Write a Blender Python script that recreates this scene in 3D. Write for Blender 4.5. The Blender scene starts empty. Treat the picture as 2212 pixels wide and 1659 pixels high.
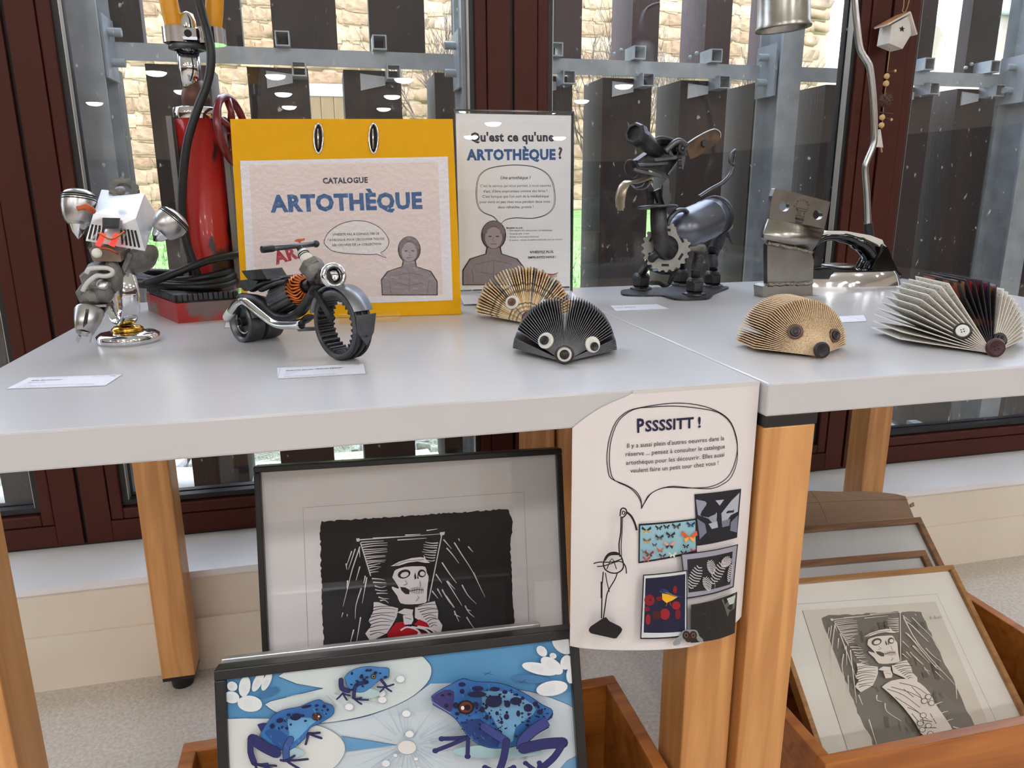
import bpy, bmesh, math, random
from mathutils import Vector, Matrix
from mathutils.geometry import tessellate_polygon
import numpy as np
EXPO, SKYS, SUNS, LAMPS = 0.78, 6.4, 1.5, 40.0
R = random.Random(7)
pi = math.pi
V = Vector
SC = bpy.context.scene
COL = SC.collection
# ------------------------------------------------------------------ camera
U = .193                       # camera height above the table tops
ZC = 4.97 * U                  # camera height above the floor
TT = ZC - U                    # table top height
FPX, CX, CY = 1618.29, 1106., 829.5
YAW, PIT, ROL = .234295685, .25311432, .00463669
_f = V((math.sin(YAW)*math.cos(PIT), math.cos(YAW)*math.cos(PIT), -math.sin(PIT)))
_r = V((math.cos(YAW), -math.sin(YAW), 0))
_d = _f.cross(_r)
CR = _r*math.cos(ROL) + _d*math.sin(ROL)
CD = -_r*math.sin(ROL) + _d*math.cos(ROL)
CAM = V((0, 0, ZC))
cd = bpy.data.cameras.new('camera'); cam = bpy.data.objects.new('camera', cd); COL.objects.link(cam)
cd.sensor_fit = 'HORIZONTAL'; cd.sensor_width = 36; cd.lens = FPX/2212*36
cd.clip_start = .02; cd.clip_end = 200
m = Matrix.Identity(4)
for i in range(3):
    m[i][0] = CR[i]; m[i][1] = -CD[i]; m[i][2] = -_f[i]; m[i][3] = CAM[i]
cam.matrix_world = m
SC.camera = cam
# ------------------------------------------------------------------ view, sky, sun
SC.view_settings.view_transform = 'Standard'; SC.view_settings.look = 'None'
SC.view_settings.gamma = 1; SC.view_settings.use_curve_mapping = False
SC.view_settings.exposure = EXPO
w = bpy.data.worlds.new('sky'); SC.world = w; w.use_nodes = True
nt = w.node_tree; bg = nt.nodes['Background']
sky = nt.nodes.new('ShaderNodeTexSky'); sky.sky_type = 'HOSEK_WILKIE'; sky.turbidity = 7; sky.ground_albedo = .4
sky.sun_direction = V((-.55, -.5, .67)).normalized()
mx = nt.nodes.new('ShaderNodeMixRGB'); mx.inputs[0].default_value = .72; mx.inputs[2].default_value = (.74, .83, 1, 1)
nt.links.new(sky.outputs[0], mx.inputs[1]); nt.links.new(mx.outputs[0], bg.inputs[0]); bg.inputs[1].default_value = SKYS
sd = bpy.data.lights.new('sun', 'SUN'); sd.energy = SUNS; sd.angle = .03; sd.color = (1, .95, .86)
so = bpy.data.objects.new('sun', sd); COL.objects.link(so)
so.rotation_euler = V((-.55, -.5, .67)).to_track_quat('Z', 'Y').to_euler(); so.location = (-6, -6, 12)

# ------------------------------------------------------------------ rays of the camera model (to lay things out at measured depths)
def ray(x, y): return CR*((x-CX)/FPX) + CD*((y-CY)/FPX) + _f
def onz(x, y, z=TT): d = ray(x, y); return CAM + d*((z-ZC)/d.z)
def ony(x, y, Y): d = ray(x, y); return CAM + d*(Y/d.y)
def mpp(P):                     # metres per pixel at a point
    return (P-CAM).dot(_f)/FPX

# ------------------------------------------------------------------ materials
def lin(c):
    if max(c) > 1.001 or isinstance(c[0], int): c = [x/255 for x in c]
    return tuple(((x/12.92) if x <= .04045 else ((x+.055)/1.055)**2.4) for x in c[:3]) + (1,)
MATS = {}
def mat(name, col=(200, 200, 200), rough=.5, metal=0, col2=None, scale=20, amt=.5, bump=0, bscale=None, stretch=None, coat=0, emit=None, estr=0, detail=4, lo=.35, hi=.65, spec=.5, rnd=False):
    if name in MATS: return MATS[name]
    M = bpy.data.materials.new(name); M.use_nodes = True
    n = M.node_tree.nodes; L = M.node_tree.links; p = n['Principled BSDF']
    p.inputs['Base Color'].default_value = lin(col); p.inputs['Roughness'].default_value = rough
    p.inputs['Metallic'].default_value = metal; p.inputs['Specular IOR Level'].default_value = spec
    if coat: p.inputs['Coat Weight'].default_value = coat; p.inputs['Coat Roughness'].default_value = .08
    if emit: p.inputs['Emission Color'].default_value = lin(emit); p.inputs['Emission Strength'].default_value = estr
    if col2 or bump:
        tc = n.new('ShaderNodeTexCoord'); mp = n.new('ShaderNodeMapping'); L.new(tc.outputs['Object'], mp.inputs[0])
        if stretch: mp.inputs['Scale'].default_value = stretch
        if rnd:
            oi = n.new('ShaderNodeObjectInfo'); ml = n.new('ShaderNodeMath'); ml.operation = 'MULTIPLY'; ml.inputs[1].default_value = 37; L.new(oi.outputs['Random'], ml.inputs[0]); L.new(ml.outputs[0], mp.inputs['Location'])
    if col2:
        nz = n.new('ShaderNodeTexNoise'); nz.inputs['Scale'].default_value = scale; nz.inputs['Detail'].default_value = detail
        L.new(mp.outputs[0], nz.inputs['Vector'])
        rp = n.new('ShaderNodeValToRGB'); rp.color_ramp.elements[0].position = lo; rp.color_ramp.elements[1].position = hi
        rp.color_ramp.elements[0].color = lin(col); rp.color_ramp.elements[1].color = tuple(a*(1-amt)+b*amt for a, b in zip(lin(col), lin(col2)))
        L.new(nz.outputs['Fac'], rp.inputs[0]); L.new(rp.outputs[0], p.inputs['Base Color'])
    if bump:
        nb = n.new('ShaderNodeTexNoise'); nb.inputs['Scale'].default_value = bscale or scale; nb.inputs['Detail'].default_value = 5
        L.new(mp.outputs[0], nb.inputs['Vector'])
        bp = n.new('ShaderNodeBump'); bp.inputs['Strength'].default_value = bump; bp.inputs['Distance'].default_value = .01
        L.new(nb.outputs['Fac'], bp.inputs['Height']); L.new(bp.outputs[0], p.inputs['Normal'])
    MATS[name] = M; return M
def wood(name, col, col2, scale=14, axis=2, rough=.4, dist=3, coat=.2):
    if name in MATS: return MATS[name]
    M = bpy.data.materials.new(name); M.use_nodes = True
    n = M.node_tree.nodes; L = M.node_tree.links; p = n['Principled BSDF']; p.inputs['Roughness'].default_value = rough
    p.inputs['Coat Weight'].default_value = coat; p.inputs['Coat Roughness'].default_value = .2
    tc = n.new('ShaderNodeTexCoord'); mp = n.new('ShaderNodeMapping'); L.new(tc.outputs['Object'], mp.inputs[0])
    s = [1, 1, 1]; s[axis] = .07; mp.inputs['Scale'].default_value = s
    wv = n.new('ShaderNodeTexNoise'); wv.inputs['Scale'].default_value = scale*6; wv.inputs['Detail'].default_value = 3; wv.inputs['Distortion'].default_value = .6
    L.new(mp.outputs[0], wv.inputs['Vector'])
    rp = n.new('ShaderNodeValToRGB'); rp.color_ramp.elements[0].position = .36; rp.color_ramp.elements[1].position = .66
    rp.color_ramp.elements[0].color = lin(col); rp.color_ramp.elements[1].color = lin(col2)
    L.new(wv.outputs['Fac'], rp.inputs[0]); L.new(rp.outputs[0], p.inputs['Base Color'])
    MATS[name] = M; return M
def glassmat(name, tint=(255, 255, 255), ior=1.45, dirt=0, rough=.0, bump=0, bscale=100):
    if name in MATS: return MATS[name]
    M = bpy.data.materials.new(name); M.use_nodes = True
    n = M.node_tree.nodes; L = M.node_tree.links; n.remove(n['Principled BSDF']); out = n['Material Output']
    tr = n.new('ShaderNodeBsdfTransparent'); tr.inputs[0].default_value = lin(tint)
    gl = n.new('ShaderNodeBsdfGlossy'); gl.inputs['Roughness'].default_value = rough; gl.inputs[0].default_value = (1, 1, 1, 1)
    fr = n.new('ShaderNodeFresnel'); ge = n.new('ShaderNodeNewGeometry'); mr = n.new('ShaderNodeMapRange')   # same reflectance entering and leaving the thin pane
    mr.inputs['To Min'].default_value = ior; mr.inputs['To Max'].default_value = 1/ior; L.new(ge.outputs['Backfacing'], mr.inputs['Value']); L.new(mr.outputs[0], fr.inputs[0])
    mxs = n.new('ShaderNodeMixShader'); L.new(fr.outputs[0], mxs.inputs[0]); L.new(tr.outputs[0], mxs.inputs[1]); L.new(gl.outputs[0], mxs.inputs[2])
    last = mxs
    if bump:
        tb = n.new('ShaderNodeTexCoord'); nb = n.new('ShaderNodeTexNoise'); nb.inputs['Scale'].default_value = bscale; nb.inputs['Detail'].default_value = 3; L.new(tb.outputs['Object'], nb.inputs['Vector'])
        bp = n.new('ShaderNodeBump'); bp.inputs['Strength'].default_value = bump; bp.inputs['Distance'].default_value = .01; L.new(nb.outputs['Fac'], bp.inputs['Height'])
        L.new(bp.outputs[0], gl.inputs['Normal'])
    if dirt:
        df = n.new('ShaderNodeBsdfDiffuse'); df.inputs[0].default_value = (.8, .8, .8, 1)
        tc = n.new('ShaderNodeTexCoord'); nz = n.new('ShaderNodeTexNoise'); nz.inputs['Scale'].default_value = 75; nz.inputs['Detail'].default_value = 3
        mp = n.new('ShaderNodeMapping'); mp.inputs['Scale'].default_value = (1, 1, .6); L.new(tc.outputs['Object'], mp.inputs[0]); L.new(mp.outputs[0], nz.inputs['Vector'])
        rp = n.new('ShaderNodeValToRGB'); rp.color_ramp.elements[0].position = .69; rp.color_ramp.elements[1].position = .76
        rp.color_ramp.elements[0].color = (.006, .006, .006, 1); rp.color_ramp.elements[1].color = (dirt, dirt, dirt, 1)
        L.new(nz.outputs['Fac'], rp.inputs[0])
        m2 = n.new('ShaderNodeMixShader'); L.new(rp.outputs[0], m2.inputs[0]); L.new(mxs.outputs[0], m2.inputs[1]); L.new(df.outputs[0], m2.inputs[2]); last = m2
    L.new(last.outputs[0], out.inputs[0]); MATS[name] = M; return M
def flat(c, rough=.6):          # printed ink of one colour
    c = tuple(int(x) for x in c); k = 'ink_%02x%02x%02x_%d' % (*c, int(rough*100))
    return mat(k, c, rough, spec=.3)

# ------------------------------------------------------------------ mesh collecting
class B:
    def __init__(s): s.v = []; s.f = []; s.s = []; s.m = []; s.cm = 0
    def add(s, vs, fs, smooth=False):
        o = len(s.v); s.v += [V(q) for q in vs]
        for f in fs: s.f.append([o+i for i in f]); s.s.append(smooth); s.m.append(s.cm)
        return s
    def box(s, c, X, Y=None, Z=None, bev=0):
        """c centre; X,Y,Z half vectors (or X = (hx,hy,hz) with Y None)"""
        if Y is None: hx, hy, hz = X; X, Y, Z = V((hx, 0, 0)), V((0, hy, 0)), V((0, 0, hz))
        c = V(c); X, Y, Z = V(X), V(Y), V(Z)
        if bev <= 0:
            vs = [c + X*a + Y*b + Z*d for a in (-1, 1) for b in (-1, 1) for d in (-1, 1)]
            fs = [(0, 1, 3, 2), (4, 6, 7, 5), (0, 4, 5, 1), (2, 3, 7, 6), (0, 2, 6, 4), (1, 5, 7, 3)]
            if X.cross(Y).dot(Z) < 0: fs = [f[::-1] for f in fs]
            return s.add(vs, fs)
        lx, ly, lz = X.length, Y.length, Z.length
        bm = bmesh.new(); bmesh.ops.create_cube(bm, size=2)
        for q in bm.verts: q.co = V((q.co.x*lx, q.co.y*ly, q.co.z*lz))
        bmesh.ops.bevel(bm, geom=bm.edges[:], offset=min(bev, lx*.9, ly*.9, lz*.9), segments=2, affect='EDGES', profile=.5)
        x, y, z = X.normalized(), Y.normalized(), Z.normalized(); fl = x.cross(y).dot(z) < 0
        bm.verts.index_update()
        vs = [c + x*q.co.x + y*q.co.y + z*q.co.z for q in bm.verts]
        fs = [[q.index for q in f.verts] for f in bm.faces]
        if fl: fs = [f[::-1] for f in fs]
        bm.free(); return s.add(vs, fs)
    def bx(s, x0, x1, y0, y1, z0, z1, bev=0):
        return s.box(((x0+x1)/2, (y0+y1)/2, (z0+z1)/2), (abs(x1-x0)/2, abs(y1-y0)/2, abs(z1-z0)/2), bev=bev)
    def bar(s, a, b, wx, wy, up=(0, 0, 1), bev=0):
        a, b = V(a), V(b); d = b-a; x = d.cross(V(up))
        if x.length < 1e-6: x = d.cross(V((1, 0, 0)))
        x.normalize(); y = x.cross(d).normalized()
        return s.box((a+b)/2, d/2, x*wx/2, y*wy/2, bev)
    def tube(s, pts, r, n=10, closed=False, caps=True, flat=None):
        P = [V(p) for p in pts]; k = len(P)
        rs = r if isinstance(r, (list, tuple)) else [r]*k
        T = []
        for i in range(k):
            a = P[(i-1) % k] if (closed or i > 0) else P[0]; b_ = P[(i+1) % k] if (closed or i < k-1) else P[-1]
            d = b_-a; T.append(d.normalized() if d.length > 1e-9 else V((0, 0, 1)))
        ref = V((0, 0, 1)) if abs(T[0].z) < .9 else V((1, 0, 0))
        if flat: ref = V(flat[0])
        nrm = (ref - T[0]*ref.dot(T[0])).normalized(); vs = []
        fx = flat[1] if flat else 1
        for i in range(k):
            if i: nrm = (nrm - T[i]*nrm.dot(T[i])); nrm = nrm.normalized() if nrm.length > 1e-6 else V((1, 0, 0))
            bn = T[i].cross(nrm)
            for j in range(n):
                a = 2*pi*j/n; vs.append(P[i] + (nrm*math.cos(a)*fx + bn*math.sin(a))*rs[i])
        fs = []
        for i in range(k if closed else k-1):
            i2 = (i+1) % k
            for j in range(n): j2 = (j+1) % n; fs.append((i*n+j, i*n+j2, i2*n+j2, i2*n+j))
        s.add(vs, fs, True)
        if caps and not closed:
            o = len(s.v)-len(vs)
            s.f.append([o+j for j in range(n)][::-1]); s.s.append(False); s.m.append(s.cm)
            s.f.append([o+(k-1)*n+j for j in range(n)]); s.s.append(False); s.m.append(s.cm)
        return s
    def lathe(s, c, ax, prof, n=24, closed=False, smooth=True, ref=None, arc=None, sx=1):
        """prof: (t along axis, radius)"""
        c = V(c); ax = V(ax).normalized(); rf = V(ref) if ref else (V((0, 0, 1)) if abs(ax.z) < .9 else V((1, 0, 0)))
        x = (rf-ax*rf.dot(ax)).normalized(); y = ax.cross(x); vs = []; fs = []; k = len(prof)
        nn = n+1 if arc else n
        for j in range(nn):
            a = (arc[0]+(arc[1]-arc[0])*j/n) if arc else 2*pi*j/n
            for t, r in prof: vs.append(c + ax*t + (x*math.cos(a)*sx + y*math.sin(a))*r)
        for j in range(n):
            j2 = j+1 if arc else (j+1) % n
            for i in range(k if closed else k-1):
                i2 = (i+1) % k
                a_, b_, c_, d_ = j*k+i, j*k+i2, j2*k+i2, j2*k+i
                if (vs[a_]-vs[d_]).length < 1e-7: fs.append((a_, c_, b_))
                elif (vs[b_]-vs[c_]).length < 1e-7: fs.append((a_, d_, b_))
                else: fs.append((a_, d_, c_, b_))
        return s.add(vs, fs, smooth)
    def cyl(s, a, b, r, n=16, r2=None):
        a, b = V(a), V(b); L = (b-a).length; r2 = r if r2 is None else r2
        s.lathe(a, b-a, [(0, 0), (0, r)], n, smooth=False); s.lathe(a, b-a, [(0, r), (L, r2)], n); return s.lathe(a, b-a, [(L, r2), (L, 0)], n, smooth=False)
    def prism(s, pts, d, smooth=False):
        P = [V(p) for p in pts]; d = V(d); k = len(P)
        nrm = V((0, 0, 0))
        for i in range(k): a, b = P[i], P[(i+1) % k]; nrm += a.cross(b)
        if nrm.dot(d) < 0: P = P[::-1]
        tri = tessellate_polygon([P]); vs = P + [p+d for p in P]; fs = []
        for t in tri:
            a, b, c = t
            if (P[b]-P[a]).cross(P[c]-P[a]).dot(d) < 0: a, b, c = c, b, a
            fs.append((c, b, a)); fs.append((a+k, b+k, c+k))
        for i in range(k): j = (i+1) % k; fs.append((i, j, j+k, i+k))
        return s.add(vs, fs, smooth)
    def ball(s, c, X, Y=None, Z=None, n=16, k=10):
        c = V(c)
        if Y is None:
            r = X if isinstance(X, (int, float)) else None
            X, Y, Z = (V((r, 0, 0)), V((0, r, 0)), V((0, 0, r))) if r else (V((X[0], 0, 0)), V((0, X[1], 0)), V((0, 0, X[2])))
        vs = [c+Z]; fs = []
        for i in range(1, k):
            th = pi*i/k
            for j in range(n): a = 2*pi*j/n; vs.append(c + X*(math.sin(th)*math.cos(a)) + Y*(math.sin(th)*math.sin(a)) + Z*math.cos(th))
        vs.append(c-Z)
        for j in range(n): fs.append((0, 1+j, 1+(j+1) % n)); fs.append((len(vs)-1, 1+(k-2)*n+(j+1) % n, 1+(k-2)*n+j))
        for i in range(k-2):
            for j in range(n): fs.append((1+i*n+j, 1+(i+1)*n+j, 1+(i+1)*n+(j+1) % n, 1+i*n+(j+1) % n))
        return s.add(vs, fs, True)
    def ringtube(s, c, nrm, Rr, r, n=32, k=8, arc=(0, 2*pi), ref=None, sx=1):
        c = V(c); nrm = V(nrm).normalized(); rf = V(ref) if ref else (V((0, 0, 1)) if abs(nrm.z) < .9 else V((1, 0, 0)))
        x = (rf-nrm*rf.dot(nrm)).normalized(); y = nrm.cross(x); full = abs(arc[1]-arc[0]-2*pi) < 1e-6
        pts = [c + (x*math.cos(a)*sx+y*math.sin(a))*Rr for a in [arc[0]+(arc[1]-arc[0])*i/n for i in range(n if full else n+1)]]
        return s.tube(pts, r, k, closed=full)
    def mesh(s, name, mats):
        me = bpy.data.meshes.new(name); me.from_pydata([tuple(q) for q in s.v], [], s.f)
        for q in (mats if isinstance(mats, (list, tuple)) else [mats]): me.materials.append(q)
        me.polygons.foreach_set('use_smooth', s.s); me.polygons.foreach_set('material_index', s.m); me.update(); return me
    def build(s, name, mats, parent=None, loc=None):
        c = V((0, 0, 0))
        if s.v:
            lo = V([min(q[i] for q in s.v) for i in range(3)]); hi = V([max(q[i] for q in s.v) for i in range(3)])
            c = V(((lo.x+hi.x)/2, (lo.y+hi.y)/2, lo.z))
        s.v = [q-c for q in s.v]
        o = bpy.data.objects.new(name, s.mesh(name, mats)); COL.objects.link(o)
        return place(o, c, parent)
WL = {}
def place(o, c, parent=None):
    WL[o.name] = V(c)
    if parent: o.parent = parent; o.location = V(c)-WL[parent.name]
    else: o.location = c
    return o
def tag(o, label, cat, group=None):
    o['label'] = label; o['category'] = cat
    if group: o['group'] = group
    return o
def thing(name, label, cat, loc, group=None):
    o = bpy.data.objects.new(name, None); COL.objects.link(o); o.empty_display_size = .03
    place(o, V(loc)); return tag(o, label, cat, group)
def struct(o): o['kind'] = 'structure'; return o
def link_copy(src, name, loc_world, parent=None, rot=None):
    o = bpy.data.objects.new(name, src.data); COL.objects.link(o); place(o, loc_world, parent)
    if rot is not None: o.rotation_euler = rot
    return o
# ------------------------------------------------------------------ flat sheets and print on them
class Sheet:
    """a flat sheet: origin O, unit axes u (right), v (up); n faces the viewer"""
    def __init__(s, O, u, v):
        s.O = V(O); s.u = V(u).normalized(); v = V(v); s.v = (v - s.u*v.dot(s.u)).normalized(); s.n = s.u.cross(s.v).normalized()
        if s.n.dot(CAM-s.O) < 0: s.n = -s.n
    def uv(s, px, py):
        d = ray(px, py); t = (s.O-CAM).dot(s.n)/d.dot(s.n); P = CAM+d*t-s.O; return (P.dot(s.u), P.dot(s.v))
    def P(s, a, b, off=0): return s.O+s.u*a+s.v*b+s.n*off
    def at(s, px, py, off=0): a, b = s.uv(px, py); return s.P(a, b, off)
_tcache = {}
def glyphs(txt, bold=0, shear=0, align='LEFT'):
    k = (txt, bold, shear)
    if k in _tcache: return _tcache[k]
    cu = bpy.data.curves.new('t', 'FONT'); cu.body = txt; cu.size = 1; cu.offset = bold; cu.shear = shear; cu.space_character = 1+bold*1.6; cu.resolution_u = 2; cu.fill_mode = 'FRONT'
    o = bpy.data.objects.new('t', cu); COL.objects.link(o)
    dg = bpy.context.evaluated_depsgraph_get(); me = o.evaluated_get(dg).to_mesh()
    vs = [(q.co.x, q.co.y) for q in me.vertices]; fs = [list(p.vertices) for p in me.polygons]
    o.evaluated_get(dg).to_mesh_clear(); bpy.data.objects.remove(o); bpy.data.curves.remove(cu)
    _tcache[k] = (vs, fs); return vs, fs
class Print:
    def __init__(s, sheet, off=.0004, step=.00008): s.sh = sheet; s.b = B(); s.mats = []; s.o = off; s.st = step
    def _m(s, col):
        M = flat(col) if not isinstance(col, bpy.types.Material) else col
        if M not in s.mats: s.mats.append(M)
        s.b.cm = s.mats.index(M); s.o += s.st
    def poly_uv(s, col, uv):
        s._m(col); uv = [V((a, b, 0)) for a, b in uv]
        tri = tessellate_polygon([uv]); P = [s.sh.P(q.x, q.y, s.o) for q in uv]; fs = []
        n = s.sh.n
        for a, b_, c in tri:
            if (P[b_]-P[a]).cross(P[c]-P[a]).dot(n) < 0: a, b_, c = c, b_, a
            fs.append((a, b_, c))
        s.b.add(P, fs); return s
    def poly(s, col, px, dx=0, dy=0): return s.poly_uv(col, [s.sh.uv(x+dx, y+dy) for x, y in px])
    def stroke(s, col, w, px, closed=False, uv=False, rnd=False):
        """w in pixels of the photograph (or (w0, w1) taper)"""
        s._m(col); Q = [V((*(q if uv else s.sh.uv(*q)), 0)) for q in px]
        k = len(Q); sc = mpp(s.sh.P(Q[0].x, Q[0].y)); vs = []
        for i in range(k):
            a = Q[(i-1) % k] if (closed or i) else Q[0]; b_ = Q[(i+1) % k] if (closed or i < k-1) else Q[-1]
            d = b_-a; d = d.normalized() if d.length > 1e-9 else V((1, 0, 0)); nn = V((-d.y, d.x, 0))
            ww = (w if not isinstance(w, tuple) else w[0]+(w[1]-w[0])*i/max(1, k-1))*sc/2
            for g in (1, -1): q = Q[i]+nn*ww*g; vs.append(s.sh.P(q.x, q.y, s.o))
        fs = []
        for i in range(k if closed else k-1):
            j = (i+1) % k; f = (2*i, 2*i+1, 2*j+1, 2*j)
            if (vs[f[1]]-vs[f[0]]).cross(vs[f[2]]-vs[f[0]]).dot(s.sh.n) < 0: f = f[::-1]
            fs.append(f)
        s.b.add(vs, fs)
        if rnd and not uv:
            for e, ww in ((px[0], w if not isinstance(w, tuple) else w[0]), (px[-1], w if not isinstance(w, tuple) else w[1])): s.ell(col, e, ww/2, ww/2, n=10)
        return s
    def ell(s, col, c, rx, ry, rot=0, n=20):
        ca, sa = math.cos(rot), math.sin(rot)
        return s.poly(col, [(c[0]+rx*math.cos(t)*ca-ry*math.sin(t)*sa, c[1]+rx*math.cos(t)*sa+ry*math.sin(t)*ca) for t in [2*pi*i/n for i in range(n)]])
    def text(s, col, txt, a, b, bold=0, shear=0, hscale=1):
        """baseline from pixel a to pixel b; the line is scaled to that width"""
        s._m(col); vs, fs = glyphs(txt, bold, shear)
        A, Bq = V((*s.sh.uv(*a), 0)), V((*s.sh.uv(*b), 0)); d = Bq-A; x0 = min(q[0] for q in vs); x1 = max(q[0] for q in vs)
        sc = d.length/(x1-x0); d = d.normalized(); up = V((-d.y, d.x, 0))
        P = []
        for x, y in vs: q = A+d*((x-x0)*sc)+up*(y*sc*hscale); P.append(s.sh.P(q.x, q.y, s.o))
        F = []
        for f in fs:
            if (P[f[1]]-P[f[0]]).cross(P[f[2]]-P[f[0]]).dot(s.sh.n) < 0: f = f[::-1]
            F.append(f)
        s.b.add(P, F); return s
    def build(s, name, parent): return s.b.build(name, s.mats, parent)
def K(ox, oy, s): return lambda x, y: (ox+x/s, oy+y/s)
def on(sh, px, py, off=0):      # where the ray meets the plane of a sheet moved by off along its normal
    d = ray(px, py); O = sh.O+sh.n*off; return CAM+d*((O-CAM).dot(sh.n)/d.dot(sh.n))
def plate(b, outer, holes, d):
    """flat plate with holes: outline, hole outlines, thickness vector"""
    loops = [[V(p) for p in outer]]+[[V(p) for p in h] for h in holes]; allp = [p for l in loops for p in l]; k = len(allp); d = V(d)
    fs = []
    for t in tessellate_polygon(loops):
        a, c, e = t
        if (allp[c]-allp[a]).cross(allp[e]-allp[a]).dot(d) < 0: a, c, e = e, c, a
        fs += [(e, c, a), (a+k, c+k, e+k)]
    o = 0
    for l in loops:
        n = len(l)
        for i in range(n): j = (i+1) % n; fs.append((o+i, o+j, o+j+k, o+i+k))
        o += n
    return b.add(allp+[p+d for p in allp], fs)
def puff(b, outline, d, layers=((-1, .84), (-.7, .96), (0, 1), (.7, .96), (1, .84)), smooth=True):
    P = [V(p) for p in outline]; d = V(d); c = sum(P, V((0, 0, 0)))/len(P); n = len(P)
    nr = V((0, 0, 0))
    for i in range(n): nr += (P[i]-c).cross(P[(i+1) % n]-c)
    if nr.dot(d) < 0: P = P[::-1]
    vs = []; fs = []
    for t, s_ in layers: vs += [c+(p-c)*s_+d*t for p in P]
    for i in range(len(layers)-1):
        for j in range(n): k = (j+1) % n; fs.append((i*n+j, i*n+k, (i+1)*n+k, (i+1)*n+j))
    b.add(vs, fs, smooth)
    for L, rev in ((0, True), (len(layers)-1, False)):
        Q = vs[L*n:(L+1)*n]; F = []
        for t in tessellate_polygon([Q]):
            a, e, g = t
            if (Q[e]-Q[a]).cross(Q[g]-Q[a]).dot(d)*(-1 if rev else 1) < 0: a, e, g = g, e, a
            F.append((a, e, g))
        b.add(Q, F)
    return b
def hexa(b, p):                 # p: bottom loop of four, top loop of four
    p = [V(q) for q in p]; c = sum(p, V((0, 0, 0)))/8
    for f in ((0, 1, 2, 3), (4, 5, 6, 7), (0, 1, 5, 4), (1, 2, 6, 5), (2, 3, 7, 6), (3, 0, 4, 7)):
        q = [p[i] for i in f]; m_ = sum(q, V((0, 0, 0)))/4
        if (q[1]-q[0]).cross(q[2]-q[0]).dot(m_-c) < 0: q = q[::-1]
        b.add(q, [(0, 1, 2, 3)])
    return b
def gearring(b, c, ax, ri, ro, w_, n, tin=0, tout=0, duty=.5, sub=4, ref=None):
    """ring with a toothed inner and/or outer edge"""
    c = V(c); ax = V(ax).normalized(); rf = V(ref) if ref else (V((0, 0, 1)) if abs(ax.z) < .9 else V((1, 0, 0)))
    x = (rf-ax*rf.dot(ax)).normalized(); y = ax.cross(x); N = n*sub; vs = []; fs = []
    for j in range(N):
        a = 2*pi*j/N; hi = (j % sub) < sub*duty
        r0 = ri-(tin if hi else 0); r1 = ro+(tout if hi else 0); e = x*math.cos(a)+y*math.sin(a)
        vs += [c+e*r0-ax*w_/2, c+e*r1-ax*w_/2, c+e*r1+ax*w_/2, c+e*r0+ax*w_/2]
    for j in range(N):
        k = (j+1) % N
        for i in range(4): i2 = (i+1) % 4; fs.append((4*j+i, 4*j+i2, 4*k+i2, 4*k+i))
    return b.add(vs, fs)
def nut(b, c, ax, r, hgt, hole=None, n=6, ref=None):
    prof = [(-hgt/2, hole or 0), (-hgt/2, r*.93), (-hgt/2+r*.08, r), (hgt/2-r*.08, r), (hgt/2, r*.93), (hgt/2, hole or 0)]
    return b.lathe(c, ax, prof, n, closed=bool(hole), smooth=False, ref=ref)
def sub2(pts, k=4):             # Catmull-Rom through the points
    P = [V(p) for p in pts]; out = []
    for i in range(len(P)-1):
        a, b_, c, d = P[max(0, i-1)], P[i], P[i+1], P[min(len(P)-1, i+2)]
        for j in range(k):
            t = j/k; out.append(.5*((2*b_)+(c-a)*t+(2*a-5*b_+4*c-d)*t*t+(3*b_-a-3*c+d)*t**3))
    return out+[P[-1]]
def px2(pts, k=4): return [(q.x, q.y) for q in sub2([(x, y, 0) for x, y in pts], k)]
# ================================================================== materials used by the shell
M_WALL = mat('plaster', (236, 226, 210), .8, col2=(226, 214, 196), scale=6, bump=.05, bscale=60)
M_CEIL = mat('ceiling_paint', (236, 234, 230), .9, col2=(230, 228, 224), scale=3)
M_FLOOR = mat('floor_covering', (196, 187, 175), .75, col2=(220, 212, 202), scale=140, amt=.9, bump=.25, bscale=260)
M_SILL = mat('sill_paint', (238, 238, 240), .35, col2=(230, 230, 230), scale=5)
M_BROWN = mat('brown_frame', (76, 32, 22), .5, col2=(67, 27, 18), scale=300, amt=.8, bump=.04, bscale=600, spec=.25)
M_BEADTOP = mat('bead_top_silvery', (150, 140, 140), .4, .3)
M_GASK = mat('gasket_rubber', (22, 23, 27), .45)
M_GLASS = glassmat('window_glass', (253, 253, 253), 1.45, dirt=.5)
M_WHITE = mat('table_laminate', (204, 203, 204), .24, col2=(200, 199, 200), scale=3, spec=.5)
M_EDGE = mat('table_edge', (222, 216, 210), .4)
M_BEECH = wood('beech', (222, 164, 100), (198, 138, 78), 9)
M_BLACKP = mat('black_plastic', (24, 23, 24), .4)
# ================================================================== room
YF, YWALL = 1.635, 1.475
def slab(name, x0, x1, y0, y1, z0, z1, M, label, cat):
    o = B().bx(x0, x1, y0, y1, z0, z1).build(name, M); struct(o); tag(o, label, cat); return o
slab('floor', -6, 7, -14, 1.62, -.1, 0, M_FLOOR, 'speckled beige carpet floor under the tables', 'floor')
slab('ceiling', -6, 7, -14, 1.8, 2.5, 2.6, M_CEIL, 'pale painted ceiling holding round lights', 'ceiling')
slab('wall_left', -6.1, -6, -14, 1.8, 0, 2.5, M_WALL, 'beige plaster wall on one side of the room', 'wall')
slab('wall_right', 7, 7.1, -14, 1.8, 0, 2.5, M_WALL, 'beige plaster wall opposite on the other side', 'wall')
slab('wall_rear', -6, 7, -14.1, -14, 0, 2.5, M_WALL, 'beige plaster wall far behind facing the windows', 'wall')
M_PANEL = wood('dark_panelling', (84, 56, 46), (66, 42, 34), 6)
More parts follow.
